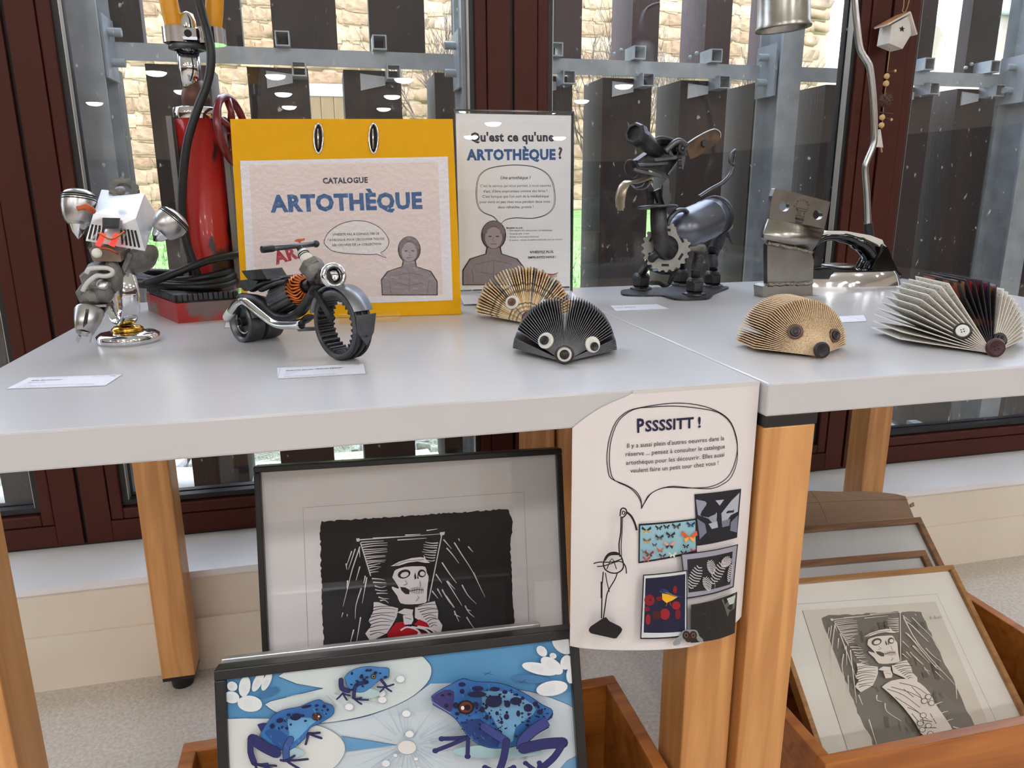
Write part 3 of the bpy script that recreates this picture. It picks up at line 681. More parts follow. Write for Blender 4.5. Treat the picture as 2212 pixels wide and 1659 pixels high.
# ================================================================== motorcycle
k2 = K(450, 480, 5.185)
h_ = V((.585, -.811, 0)).normalized(); s_ = V((h_.y, -h_.x, 0)) ; s_ = s_ if s_.y < 0 else -s_
FC = onz(745, 775)
MS = Sheet(FC, h_, (0, 0, 1))
if MS.n.dot(s_) < 0: MS.n = -MS.n
SD = MS.n
mo = thing('motorcycle_sculpture', 'small motorcycle welded from gears, nuts, a spark plug and a copper wound armature', 'sculpture', FC)
def mk(x, y, off=0): return on(MS, *k2(x, y), off)
fc = on(MS, 740, 702, 0); fc.z = TT+.0418
b = B(); w_ = .0115
gearring(b, fc, SD, .0335, .0395, .0225, 30, tin=.0032, duty=.5)
fw = b.build('front_wheel', M_DARK, mo)
for o_ in (-.0095, -.001, .0085):
    B().lathe(fc+SD*o_, SD, [(-.0022, .0385), (-.0022, .0405), (-.001, .0418), (.001, .0418), (.0022, .0405), (.0022, .0385)], 56, closed=True).build('tyre_rib', M_DARK, fw)
B().lathe(fc+SD*.0113, SD, [(0, .0345), (.0008, .0355), (.0008, .0395), (0, .0405)], 56).build('side_face', M_GUN, fw)
xa = (h_*-1)
B().lathe(fc, SD, [(-.0135, .0445), (-.0135, .0458), (.0135, .0458), (.0135, .0445)], 22, closed=True, ref=(0, 0, 1), arc=(-1.12, 1.35), smooth=True).build('front_fender', mat('scuffed_steel', (140, 141, 147), .4, .8, col2=(112, 113, 118), scale=60), mo)
# fender flap at the leading edge
ang = [None]; e0 = fc+h_*.0458; FS = Sheet(fc+h_*.045, SD, (0, 0, 1))
fl = [(-.0135, .016), (.0135, .016), (.0125, -.004), (.001, -.020), (-.010, -.006)]
B().prism([fc+h_*(.0405+.004*(1 if v_ > 0 else .6))+SD*u_+V((0, 0, v_)) for u_, v_ in fl], h_*.0018).build('fender_flap', M_GUN, mo)
B().ball(fc+h_*.0452+SD*.001+V((0, 0, -.009)), .0013, n=8, k=6).build('rivet_hole', M_BLK, mo)
rc = on(MS, 556, 697, 0); rc.z = TT+.0268
for o_ in (.0145, -.0135):
    rw = B().lathe(rc+SD*o_, SD, [(-.0115, .0215), (-.0115, .0262), (-.009, .0268), (.009, .0268), (.0115, .0262), (.0115, .0215)], 40, closed=True).build('rear_wheel', M_GUN, mo)
    B().lathe(rc+SD*o_, SD, [(.004, 0), (.004, .0225)], 32).build('wheel_disc', M_DARK, rw)
    b = B(); b.tube([rc+SD*(o_+.006)+(h_*math.cos(a)+V((0, 0, 1))*math.sin(a))*.0155 for a in [2.6+i*.22 for i in range(14)]], .0014, 6).build('spiral_spring', M_STEEL, rw)
    B().cyl(rc+SD*(o_+.003), rc+SD*(o_+.011), .006, 14).build('hub', M_GUN, rw)
B().cyl(rc-SD*.03, rc+SD*.03, .004, 12).build('rear_axle', M_DARK, mo)
B().lathe(rc, SD, [(-.012, .0295), (-.012, .0308), (.024, .0308), (.024, .0295)], 20, closed=True, ref=(0, 0, 1), arc=(-1.3, 1.2)).build('rear_fender', M_DARK, mo)
ex = B().tube(sub2([mk(x, y, .034) for x, y in ((225, 1040), (275, 975), (330, 905), (390, 882), (450, 912), (560, 1000), (700, 1108), (800, 1148), (920, 1155), (1045, 1148))], 5), .0052, 12).build('exhaust_pipe', M_CHROME, mo)
B().tube(sub2([mk(255, 1000, .034), mk(225, 1045, .034), mk(195, 1075, .034)]), [.0056, .006, .0062, .0062, .006, .006, .0055, .005, .004], 12).build('exhaust_tip', mat('milky_plastic', (214, 218, 216), .25), ex)
A0, A1 = mk(800, 880, .0), mk(1010, 770, .0); d = A1-A0; L = d.length
b = B(); gearring(b, (A0+A1)/2, d, .004, .0175, L, 12, tout=.0014, duty=.75); ar = b.build('armature', M_GUN, mo)
b = B(); dn = d.normalized(); q0 = V((0, 0, 1)).cross(dn).normalized(); q1 = dn.cross(q0)
for i in range(22):
    a = 2*pi*i/22; e = q0*math.cos(a)+q1*math.sin(a); e2 = q0*math.cos(a+.5)+q1*math.sin(a+.5)
    b.tube(sub2([A1+e*.017-dn*.002, A1+e*.0185+dn*.005, A1+e2*.0165+dn*.012, A1+e2*.0085+dn*.019]), .0017, 6)
o = b.build('copper_winding', M_COPPER, ar); o['kind'] = 'stuff'
B().cyl(A1, A1+dn*.032, .0075, 14).build('armature_shaft', M_DARK, ar)
B().cyl(A0-dn*.03, A0, .010, 14, .016).build('commutator', M_DARK, ar)
for pts, r, off in ((((380, 830), (520, 850), (620, 900), (700, 980), (790, 1050), (900, 1065), (1010, 1020), (1100, 920), (1160, 830), (1200, 790)), .0048, .012), (((500, 760), (640, 680), (860, 640)), .003, .008), (((480, 720), (660, 650), (1070, 605)), .0032, -.004), (((600, 760), (760, 690), (900, 660)), .0028, .014), (((560, 930), (720, 1080), (860, 1110), (1040, 1120), (1130, 1060)), .004, .0)):
    B().tube(sub2([mk(x, y, off) for x, y in pts]), r, 8, flat=(SD, 2.0)).build('frame_bar', M_DARK, mo)
se = B().prism([mk(x, y, .016) for x, y in ((370, 545), (590, 528), (660, 640), (440, 642))], SD*-.03).build('seat_plate', M_DARK, mo)
B().prism([mk(x, y, .012) for x, y in ((355, 650), (470, 640), (560, 660), (480, 772), (400, 770), (355, 720))], SD*-.024).build('seat_bracket', M_DARK, mo)
B().prism([mk(x, y, .012) for x, y in ((980, 1190), (1195, 1180), (1195, 1215), (1010, 1225))], SD*-.012).build('foot_bar', M_GUN, mo)
S0, S1 = mk(1048, 330, .0), mk(1235, 620, .0); d = S1-S0; L = d.length
B().lathe(S0, d, [(0, 0), (0, .0062), (L*.12, .0064), (L*.14, .0068), (L*.46, .0085), (L*.5, 0)], 20).build('spark_plug_ceramic', M_WHITEC, mo)
for t in (.1, .17): B().ringtube(S0+d*t, d, .0068, .0007, 24, 6).build('black_band', M_BLK, mo)
b = B(); b.lathe(S0, d, [(L*.45, 0), (L*.45, .012), (L*.5, .0148), (L*.68, .0148), (L*.72, .0125), (L*.72, 0)], 6, smooth=False); b.lathe(S0, d, [(L*.7, .0135), (L*1.02, .0125), (L*1.05, 0)], 20); b.build('spark_plug_body', M_CAST, mo)
H0, H1 = mk(600, 306, .05), mk(1205, 243, -.025)
hb = B().tube([H0, (H0+H1)/2, H1], .0033, 10).build('handlebar', M_GUN, mo)
B().cyl(H0.lerp(H1, .0), H0.lerp(H1, .2), .0042, 10).build('grip', M_DARK, hb); B().ball(H1, .0045, n=10, k=8).build('bar_end', M_DARK, hb)
B().cyl(mk(1020, 285, 0), S0, .004, 10).build('terminal', M_DARK, mo)
nc = mk(1395, 600, .004); na = V((.30, -.93, .16)).normalized()
b = B(); b.lathe(nc, na, [(-.007, 0), (-.007, .0145), (-.005, .0158), (.0015, .0158), (.0025, .015)], 6, smooth=False); b.lathe(nc, na, [(.0022, .0152), (.0062, .0142), (.0072, .0128), (.0072, .0102), (-.004, .0092), (-.004, 0)], 32); b.build('headlight_nut', M_CHROME, mo)
B().ringtube(nc+na*.005, na, .0095, .0012, 24, 6).build('thread', M_DARK, mo)
B().cyl(nc-na*.004, mk(1260, 640, 0), .009, 12).build('fork_head', M_DARK, mo)
b = B(); b.bar(mk(1200, 780, .013), fc+SD*.013+V((0, 0, .006)), .004, .008); b.build('fork_leg', M_DARK, mo)
B().tube(sub2([mk(1150, 760, .0), mk(1215, 720, .0), mk(1300, 700, .0)]), .0055, 8).build('steering_neck', M_DARK, mo)
# ================================================================== dog
k4 = K(1280, 240, 3.77)
def g(x, y, Y): return ony(*k4(x, y), Y)
dog = thing('dog_sculpture', 'dark scrap metal dog with chainring chest, tongue and raised tail', 'sculpture', onz(*k4(680, 1480)))
bp = [onz(*k4(x, y), TT) for x, y in px2([(228, 1478), (250, 1505), (400, 1512), (560, 1512), (640, 1535), (720, 1546), (900, 1541), (960, 1528), (985, 1500), (1040, 1475), (1103, 1450), (1095, 1440), (1000, 1436), (700, 1440), (480, 1450), (300, 1462), (240, 1470)], 3)]
B().prism(bp, (0, 0, .0035)).build('base_plate', M_DARK, dog)
FT = {}
for nm, x, y in (('fl', 395, 1462), ('fr', 828, 1508), ('rl', 715, 1425), ('rr', 975, 1440)):
    P = onz(*k4(x, y)); FT[nm] = P; b = B(); b.lathe(P, (0, 0, 1), [(.0035, 0), (.0035, .022), (.006, .021), (.009, .0155)], 9, smooth=False)
    nut(b, P+V((0, 0, .019)), (0, 0, 1), .0175, .018); b.lathe(P, (0, 0, 1), [(.028, .0165), (.034, .0135), (.036, 0)], 10); b.build('foot_nut', M_DARK, dog)
def leg(pts, r, M=M_DARK, thread=None):
    o = B().tube(pts, r, 12).build('leg', M, dog)
    if thread:
        a, c, rr = thread; b = B(); n = 16
        for i in range(n): b.ringtube(V(a).lerp(V(c), i/(n-1)), V(c)-V(a), rr, .0009, 16, 5)
        q = b.build('thread', M_GUN, o); q['kind'] = 'stuff'
up_ = V((0, 0, .034)); Yf_ = 1.258; Yr = FT['rl'].y
leg([FT['fl']+up_, g(490, 1190, Yf_+.0), g(560, 1130, Yf_)], .0078)
t0, t1 = FT['fr']+up_, g(872, 1140, FT['fr'].y+.01); leg([t0, t1], .0085, M_DARK, (t0+V((0, 0, .012)), t1, .0092))
B().tube([g(760, 1095, 1.27), g(880, 1118, FT['fr'].y+.01)], .0098, 14).build('shoulder_tube', mat('pale_steel', (150, 142, 132), .45, .8), dog)
B().ball(g(880, 1120, FT['fr'].y+.01), .0105, n=12, k=8).build('shoulder_ball', M_CAST, dog)
leg([FT['rl']+up_, g(735, 1180, Yr), g(735, 1090, Yr)], .0085)
kn, hp = g(978, 1165, FT['rr'].y), g(1070, 945, FT['rr'].y+.01)
leg([FT['rr']+up_, kn], .0085, M_DARK, (FT['rr']+up_+V((0, 0, .01)), kn, .009)); leg([kn, hp], .0115, M_DARK, (kn.lerp(hp, .2), kn.lerp(hp, .75), .0122))
b = B(); b.cyl(hp, g(1095, 925, FT['rr'].y-.01), .012, 12); b.lathe(g(1080, 875, FT['rr'].y), (1, -.3, .1), [(-.004, 0), (-.004, .007), (.009, .007), (.01, 0)], 6, smooth=False); b.build('hip_bolt', mat('pale_steel', (150, 142, 132)), dog)
B().prism([g(1085, 990, 1.33), g(1110, 985, 1.33), g(1140, 1085, 1.33)], (0, .004, 0)).build('hip_fin', M_GUN, dog)
# chest chainring
cc = g(598, 1112, Yf_+.004); ca = V((-.28, -.95, .12)).normalized(); b = B(); gearring(b, cc, ca, .022, .0395, .0032, 22, tout=.0042, duty=.5)
ch = b.build('chainring', mat('worn_steel', (150, 148, 144), .45, .8, col2=(120, 117, 112), scale=50), dog)
xr = V((0, 0, 1)).cross(ca).normalized(); zr = ca.cross(xr)
for i in range(6):
    a = 2*pi*i/6+.5; e = xr*math.cos(a)+zr*math.sin(a); tg = -xr*math.sin(a)+zr*math.cos(a)
    B().box(cc+e*.031+ca*.0016, tg*.0065, e*.0022, ca*.0006).build('slot', M_BLK, ch)
B().lathe(cc, ca, [(-.001, 0), (-.001, .023), (.001, .023), (.001, 0)], 24).build('hub_disc', M_DARK, dog)
B().tube(sub2([g(538, 795, Yf_-.005), g(538, 900, Yf_-.012), g(548, 1020, Yf_-.016), g(580, 1110, Yf_-.014), g(625, 1150, Yf_-.0)], 5), .0145, 16).build('neck_tube', M_DARK, dog)
b = B(); c0 = g(532, 782, Yf_-.005); b.lathe(c0, (0, .1, 1), [(-.002, 0), (-.002, .034), (0, .0355), (.002, .034), (.002, 0)], 28); b.build('collar_disc', M_GUN, dog)
b = B(); b.prism([g(480, 1290, Yf_+.02), g(700, 1285, Yf_+.02), (g(660, 1335, Yf_+.01)), g(560, 1330, Yf_+.01), g(490, 1305, Yf_+.01)], (0, .02, .0)); b.build('crank_web', M_DARK, dog)
B().tube(sub2([g(690, 1280, 1.29), g(650, 1340, 1.28), g(620, 1405, 1.29), g(575, 1418, 1.29), g(540, 1400, 1.28), g(480, 1400, 1.26)]), .0042, 8).build('crank_arm', M_DARK, dog)
# body
Bf, Br = g(712, 985, 1.275), g(1000, 852, 1.37); d = Br-Bf; L = d.length; Rb = .037
bd = B().lathe(Bf, d, [(-.022, 0), (-.02, .012), (-.012, .025), (0, .033), (.014, Rb), (L*.72, Rb), (L*.73, Rb*1.03), (L*.77, Rb*1.03), (L*.78, Rb), (L, Rb*.98), (L*1.03, Rb*.9), (L*1.04, 0)], 40).build('body_can', mat('painted_can', (120, 124, 136), .3, .75, col2=(84, 88, 100), scale=12, amt=.7), dog)
B().lathe(Bf, d, [(L*.93, Rb*.98), (L*.94, Rb*1.06), (L*1.0, Rb*1.06), (L*1.01, Rb*.98)], 40).build('rear_band', M_DARK, bd)
pts = sub2([g(605, 925, 1.25), g(640, 862, 1.245), g(690, 815, 1.25), g(740, 805, 1.26), g(770, 825, 1.27)]); B().tube(pts, .0045, 8).build('shoulder_strap', M_GUN, bd)
b = B()
for a, c in (((780, 1010), (930, 855)), ((800, 990), (790, 1010)), ((850, 905), (965, 845)), ((780, 1010), (840, 1000))):
    pa, pc = g(*a, 1.285), g(*c, 1.30); dn = (CAM-pa).normalized(); b.bar(pa-V((0, .012, 0)), pc-V((0, .012, 0)), .0007, .0006)
o = b.build('scratches', M_STEEL, bd); o['kind'] = 'stuff'
tl = sub2([g(868, 702, 1.36), g(960, 640, 1.365), g(1075, 570, 1.37), g(1140, 470, 1.375), g(1163, 310, 1.375)], 6)
ta = B().tube(tl, [.0048-.0018*i/len(tl) for i in range(len(tl))], 10).build('tail', M_GUN, dog)
B().tube(sub2([g(1163, 315, 1.373), g(1130, 350, 1.365), g(1118, 415, 1.365), g(1150, 440, 1.37)]), .0026, 8).build('tail_knot', M_GUN, ta)
# head
Yh = Yf_-.01
sn = sub2([g(610, 375, Yh+.01), g(540, 345, Yh), g(470, 285, Yh-.02), g(410, 225, Yh-.035), g(350, 185, Yh-.05)], 4); n_ = len(sn)
hs = B().tube(sn, [.007+.0075*min(1, i/(n_*.55)) for i in range(n_)], 14).build('snout_pipe', M_DARK, dog)
d = sn[-1]-sn[-3]
b = B().lathe(sn[-1]-d.normalized()*.012, d, [(-.008, .0145), (0, .0185), (.014, .0185), (.018, .016), (.018, .0125), (.004, .0125), (.004, 0)], 8, smooth=False); b.build('nose_nut', M_DARK, hs)
B().lathe(sn[-1], d, [(-.004, 0), (-.004, .0122)], 16).build('nose_hole', M_BLK, hs)
for i in range(5):
    y0 = 250+i*17; B().tube(sub2([g(470+8*i, y0+16, Yh-.012+.01*i), g(540+8*i, 224+i*18, Yh-.014+.008*i), g(620+6*i, 232+i*18, Yh-.01+.006*i), g(690-4*i, 262+i*20, Yh)], 4), .0042, 8).build('brow_coil', M_DARK, dog)
B().tube(sub2([g(590, 330, Yh-.02), g(660, 265, Yh-.02), g(710, 245, Yh-.02), g(760, 280, Yh-.015)]), .0055, 8).build('brow_bar', M_GUN, dog)
b = B(); b.ringtube(g(728, 303, Yh-.02), (.5, -.85, .1), .0085, .0034, 24, 8); b.build('eye_ring', M_DARK, dog)
B().ball(g(728, 303, Yh-.016), .0045, n=10, k=8).build('eye_ball', M_GUN, dog)
b = B(); gearring(b, g(712, 415, Yh-.012), (.9, -.42, .1), .010, .0165, .006, 14, tout=.0018); b.build('cheek_gear', M_DARK, dog)
B().prism([g(x, y, Yh-.015) for x, y in ((690, 360), (760, 370), (740, 470), (715, 500), (690, 440))], (0, .006, 0)).build('cheek_plate', M_GUN, dog)
er = B().prism([g(x, y, 1.26) for x, y in px2([(755, 275), (850, 215), (960, 160), (1005, 150), (1040, 178), (1042, 215), (1025, 248), (930, 320), (850, 372), (795, 392)], 3)], (0, .003, .0)).build('ear_plate', mat('rusty_steel', (110, 88, 68), .5, .6, col2=(70, 58, 50), scale=45, amt=1), dog)
b = B(); nut(b, g(912, 263, 1.258), (0, -1, 0), .0065, .005); b.build('ear_bolt', M_DARK, er)
B().tube(sub2([g(755, 275, 1.259), g(860, 205, 1.259), g(985, 148, 1.259), g(1040, 175, 1.259), g(1040, 220, 1.259)]), .0011, 6).build('ear_rim', M_STEEL, er)
hb_ = B(); hb_.prism([g(x, y, Yh-.01) for x, y in ((470, 330), (640, 360), (690, 400), (640, 520), (500, 470), (380, 460), (370, 400))], (0, .03, 0)); hb_.build('skull_block', M_DARK, dog)
for pts in (((340, 478), (605, 545)), ((370, 440), (610, 425)), ((500, 400), (690, 380)), ((610, 520), (720, 380))):
    B().bar(g(*pts[0], Yh-.025), g(*pts[1], Yh-.02), .006, .005, bev=.001).build('jaw_bar', M_GUN, dog)
B().prism([g(x, y, Yh-.018) for x, y in px2([(605, 540), (625, 560), (625, 650), (640, 680), (635, 740), (600, 775), (570, 700), (575, 600)], 3)], (0, .005, 0)).build('jaw_plate', M_GUN, dog)
B().prism([g(x, y, Yh+.012) for x, y in ((445, 610), (475, 590), (500, 640), (505, 780), (455, 780))], (0, .006, 0)).build('jaw_plate', M_DARK, dog)
B().bar(g(520, 640, Yh), g(560, 760, Yh), .012, .012).build('jaw_pin', M_DARK, dog); B().bar(g(500, 770, Yh), g(610, 760, Yh), .016, .008).build('jaw_pin', M_DARK, dog)
B().tube(sub2([g(480, 530, Yh-.02), g(410, 560, Yh-.03), g(340, 580, Yh-.045), g(285, 580, Yh-.055), g(245, 630, Yh-.06), g(225, 720, Yh-.06), g(228, 810, Yh-.058)], 5), [.0075]*10+[.0085]*8+[.0095]*8+[.0088]*3+[.006]*2, 12, flat=((0, -.3, 1), .28)).build('tongue', mat('tongue_steel', (165, 152, 134), .3, .9, col2=(190, 176, 150), scale=12), dog)
B().tube(sub2([g(470, 560, Yh-.03), g(420, 620, Yh-.035), g(360, 630, Yh-.04), g(330, 610, Yh-.045)], 4), .006, 10, flat=((0, -.3, 1), .3)).build('tongue_curl', M_GUN, dog)
b = B(); b.ringtube(g(316, 475, Yh-.03), (.35, -.9, .2), .0155, .0012, 28, 6, sx=1); b.build('key_ring', M_DARK, dog)
# ================================================================== stone-face figure of steel plate
k6 = K(1560, 380, 3.393); YM = 1.235
M_PLATE = mat('polished_plate', (176, 172, 166), .28, 1, col2=(140, 135, 127), scale=14, amt=.9, bump=.12, bscale=26)
def q6(x, y, off=0): return ony(*k6(x, y), YM-off)
mo_ = thing('steel_face_figure', 'bent steel plate figure with two eye holes and stamped lettering', 'sculpture', onz(1708, 640))
def circ(x, y, r, off, n=20): return [q6(x+r*math.cos(2*pi*i/n), y+r*math.sin(2*pi*i/n), off) for i in range(n)]
hp_ = [(372, 100), (385, 94), (420, 96), (780, 188), (790, 200), (745, 385), (735, 400), (360, 300), (335, 330), (350, 230)]
hd = B(); plate(hd, [q6(x, y, .0) for x, y in px2([(385, 95), (420, 96), (640, 150), (775, 186), (790, 200), (770, 290), (748, 390)], 2)+[(560, 345), (345, 315)]+px2([(345, 315), (358, 200), (372, 110)], 2)[:-1]], [circ(455, 222, 39, 0), circ(700, 285, 37, 0)], V((0, .011, 0)))
hd = hd.build('face_plate', M_PLATE, mo_)
b = B()
def layer(pts, offs): return [q6(x, y, o_) for (x, y), o_ in zip(pts, offs)]
rows = [([(345, 315), (748, 390)], 0), ([(325, 370), (745, 420)], .006), ([(308, 420), (725, 455)], .014), ([(308, 455), (690, 510)], .014), ([(330, 475), (660, 550)], .006)]
vs = []
for pts, o_ in rows: vs += [q6(*pts[0], o_), q6(*pts[1], o_), q6(*pts[0], o_)+V((0, .011, 0)), q6(*pts[1], o_)+V((0, .011, 0))]
fs = []
for i in range(len(rows)-1):
    a, c = 4*i, 4*i+4; fs += [(a, a+1, c+1, c), (a+3, a+2, c+2, c+3), (a+2, a, c, c+2), (a+1, a+3, c+3, c+1)]
b.add(vs, fs, True); b.build('nose_bend', M_PLATE, mo_)
B().prism([q6(x, y, .004) for x, y in ((330, 500), (655, 560), (672, 620), (668, 700), (664, 790), (332, 800))], (0, .013, 0)).build('chest_plate', M_PLATE, mo_)
B().prism([q6(x, y, .008) for x, y in ((340, 800), (662, 790), (664, 900), (300, 905), (295, 810), (335, 795))], (0, .03, 0)).build('foot_plate', M_PLATE, mo_)
P = q6(295, 900, 0); zb = P.z; b = B(); x0, x1 = q6(300, 900).x, q6(662, 900).x; b.bx(x0, x1, YM-.02, YM+.03, TT, zb+.004, .002); b.build('foot_block', M_PLATE, mo_)
for (a, c, n_) in (((330, 490), (662, 560), 18), ((332, 798), (664, 788), 18)):
    pts = [q6(a[0]+(c[0]-a[0])*i/n_, a[1]+(c[1]-a[1])*i/n_+R.uniform(-4, 4), .008+R.uniform(-.001, .002)) for i in range(n_+1)]
    B().tube(pts, [.0032+R.uniform(-.0007, .001) for _ in pts], 8).build('weld_bead', mat('weld_metal', (150, 142, 132), .35, .95, bump=.6, bscale=180), mo_)
pr = Print(Sheet(q6(560, 220, .0), V((1, 0, 0)), (0, 0, 1)), .0003, .00004)
kf = K(1660, 400, 13.825); ink = (52, 44, 38)
for ch_, x, y, a in (('E', 800, 640, -60), ('U', 845, 575, -55), ('R', 895, 505, -38), ('O', 960, 480, -15), ('Z', 1030, 470, 2), ('A', 1080, 495, 28), ('P', 1125, 550, 48), ('P', 1155, 620, 68), ('A', 1150, 700, 85)):
    ca, sa = math.cos(math.radians(a)), math.sin(math.radians(a)); A_ = kf(x-20*ca, y-20*sa); C_ = kf(x+22*ca, y+22*sa); pr.text(ink, ch_, A_, C_, .01)
pr.stroke(ink, .9, [kf(*q) for q in ((815, 685), (930, 690), (1060, 720), (1180, 745), (1150, 790), (1000, 770), (880, 740), (815, 685))])
pr.stroke(ink, .9, [kf(*q) for q in ((830, 700), (870, 780), (860, 880), (805, 910), (920, 920), (1040, 960), (1065, 940), (1040, 880), (1080, 790))])
pr.stroke(ink, .9, [kf(*q) for q in ((985, 800), (920, 790), (905, 885), (985, 900))]); pr.stroke(ink, .9, [kf(910, 840), kf(970, 848)])
pr.text(ink, 'MADE', kf(790, 1020), kf(1045, 1085), .02); pr.text(ink, 'ITALY', kf(800, 1125), kf(1005, 1168), .02)
pr.build('stamped_lettering', hd)
# ================================================================== iron lamp
YI = 1.325
def qi(x, y, off=0): return ony(*k6(x, y), YI-off)
il = thing('iron_lamp', 'desk lamp built on an old black steam iron with chrome sole and bent tube', 'lamp', onz(1850, 615))
M_GLOSSB = mat('gloss_black', (14, 14, 16), .07, coat=.4)
x0, x1 = qi(430, 800).x, qi(1225, 800).x; Lx = x1-x0
def boat(s, z, wy=.058): return [V((x0+Lx*(.5+(t-.5)*s), YI+wy*s*g_*(1 if sg > 0 else -1)*sh_, z)) for t, g_, sg, sh_ in [(t, 1, 1, sh_) for t, sh_ in ((1, .35), (.97, .75), (.9, .95), (.7, 1), (.45, .85), (.2, .5), (.06, .2), (0, .0))]+[(t, 1, -1, sh_) for t, sh_ in ((.06, .2), (.2, .5), (.45, .85), (.7, 1), (.9, .95), (.97, .75), (1, .35))]]
so_ = B().prism(boat(1, TT), (0, 0, .006)).build('sole_plate', M_CHROME, il)
b = B(); Ls = [boat(.985, TT+.006), boat(.97, TT+.012), boat(.93, TT+.026), boat(.88, TT+.034)]; n_ = len(Ls[0]); vs = [p for l in Ls for p in l]; fs = []
for i in range(3):
    for j in range(n_): k = (j+1) % n_; fs.append((i*n_+j, (i+1)*n_+j, (i+1)*n_+k, i*n_+k))
b.add(vs, [f[::-1] for f in fs], True); b.add(Ls[-1], [tuple(range(n_))]); b.build('chrome_body', M_CHROME, il)
bs_ = B(); puff(bs_, [qi(x, y) for x, y in px2([(470, 745), (540, 672), (720, 660), (940, 672), (1080, 678), (1190, 690), (1268, 742), (1200, 758), (900, 754), (600, 750)], 3)], (0, .036, 0), ((-1, .8), (-.75, .93), (-.2, 1), (.2, 1), (.75, .93), (1, .8))); puff(bs_, [qi(x, y) for x, y in px2([(1010, 690), (1050, 610), (1095, 545), (1140, 488), (1190, 600), (1235, 690), (1262, 738), (1100, 748)], 3)], (0, .026, 0)); bs_.build('black_shell', M_GLOSSB, il)
hp2 = sub2([qi(620, 620), qi(640, 520), qi(720, 448), (qi(840, 438)), qi(960, 470), qi(1050, 535), qi(1100, 620)], 5)
B().tube(hp2, [.012]*6+[.0105]*10+[.0125]*5+[.015]*(len(hp2)-21), 14, flat=((0, -1, 0), 1.4)).build('handle', M_GLOSSB, il)
puff(B(), [qi(x, y) for x, y in ((640, 440), (740, 400), (880, 402), (1050, 432), (1138, 465), (1212, 645), (1180, 600), (1105, 500), (1000, 450), (860, 424), (740, 424))], (0, .015, 0), ((-1, .99), (0, 1), (1, .99))).build('white_cap', mat('cream_plastic', (226, 224, 212), .3), il)
B().lathe(qi(850, 668, .006), (0, 0, 1), [(0, 0), (0, .03), (.002, .0315), (.005, .0315), (.006, .028), (.006, 0)], 40).build('heat_dial', M_STEEL, il)
tp = [ony(x, y, YI+.02) for x, y in ((1878, 520), (1876, 489), (1873, 420), (1869, 365), (1874, 345), (1886, 316), (1889, 290), (1887, 220), (1881, 160), (1876, 138), (1860, 112), (1855, 90), (1850, 45), (1846, 0), (1841, -80), (1820, -150), (1770, -180), (1715, -165), (1695, -120), (1693, -75))]
tb = B().tube(sub2(tp, 3), .0062, 12).build('bent_tube', mat('satin_steel', (205, 205, 205), .22, 1), il)
B().cyl(ony(1880, 528, YI+.02), ony(1875, 482, YI+.02), .0095, 14, .0085).build('tube_sleeve', M_RUBBER, il)
sb = ony(1692, 60, YI+.02); st_ = ony(1693, -75, YI+.02); d = st_-sb; L = d.length; R0 = 57*mpp(sb)
shd = B().lathe(sb, d, [(0, R0), (-.003, R0*1.015), (.0, R0*1.03), (.006, R0*.97), (L*.55, R0*.93), (L*.8, R0*.86), (L*.95, R0*.5), (L, .01), (L*.97, .0), (L*.93, R0*.45), (L*.78, R0*.82), (L*.5, R0*.9), (.004, R0*.94)], 40, closed=True).build('lamp_shade', mat('perforated_tin', (176, 172, 164), .3, .95, col2=(150, 146, 138), scale=80), il)
B().ball(sb.lerp(st_, .45), .022, n=16, k=10).build('bulb', mat('frosted_bulb', (235, 232, 224), .4), shd)
# ================================================================== red lamp
YL = 1.345
rl = thing('red_pump_lamp', 'tall lamp made from a red hydraulic jack with bicycle fork and black cable', 'lamp', (D(455, 640, YL).x, YL, TT))
def ql(px, py, off=0): return ony(px, py, YL-off)
M_REDP = mat('worn_red_paint', (176, 28, 24), .4, col2=(60, 38, 34), scale=24, amt=1, lo=.53, hi=.57, detail=8, stretch=(1, 1, .4), coat=.15)
M_REDP2 = mat('chipped_red_paint', (170, 40, 36), .5, col2=(120, 100, 96), scale=16, amt=1, lo=.48, hi=.56, detail=8)
kb = K(290, 540, 9.217)
bz = .030
c0 = onz(*kb(880, 1465)); cl = onz(*kb(120, 1130)); cr = onz(*kb(2160, 1360)); e1 = (cl-c0); e2 = (cr-c0); ba = [c0, c0+e2.normalized()*.095, c0+e2.normalized()*.095+e1.normalized()*.17, c0+e1.normalized()*.17]
B().prism([V((p.x, p.y, TT)) for p in ba], (0, 0, bz)).build('base_block', M_REDP2, rl)
cen = sum(ba, V((0, 0, 0)))/4
b = B(); b.prism([V((*(cen+(p-cen)*.93).xy, TT+bz)) for p in ba], (0, 0, .004)); b.build('base_top', M_DARK, rl)
for i in range(4):
    a, c = cen+(ba[i]-cen)*.93, cen+(ba[(i+1) % 4]-cen)*.93; n_ = 12
    if i in (1, 2): continue
    for j in range(n_):
        p = a.lerp(c, (j+.5)/n_); dd = (c-a).normalized()
        B().box(V((p.x, p.y, TT+bz+.0075)), dd*(c-a).length/n_*.44, V((0, 0, .0055)), dd.cross(V((0, 0, 1)))*.004, .0012).build('chain_link', M_DARK, rl)
def axis(px0, py0, px1, py1): return ql(px0, py0), ql(px1, py1)
xt, xb_ = 447, 467
C0 = V((ql(467, 640).x, YL, TT+.034)); C1 = V((C0.x, YL, ql(438, 250).z)); Rc = 46*mpp(C1)
B().lathe(C0, C1-C0, [(0, 0), (0, Rc*1.05), (.03, Rc*1.02), ((C1-C0).length, Rc), ((C1-C0).length, 0)], 36).build('red_cylinder', M_REDP, rl)
b = B(); L = (C1-C0).length
b.lathe(C1, (0, 0, 1), [(-.006, Rc*1.01), (.0, Rc*1.05), (.010, Rc*1.05), (.012, Rc*.9), (.012, 0)], 36); b.build('chrome_ring', M_CHROME, rl)
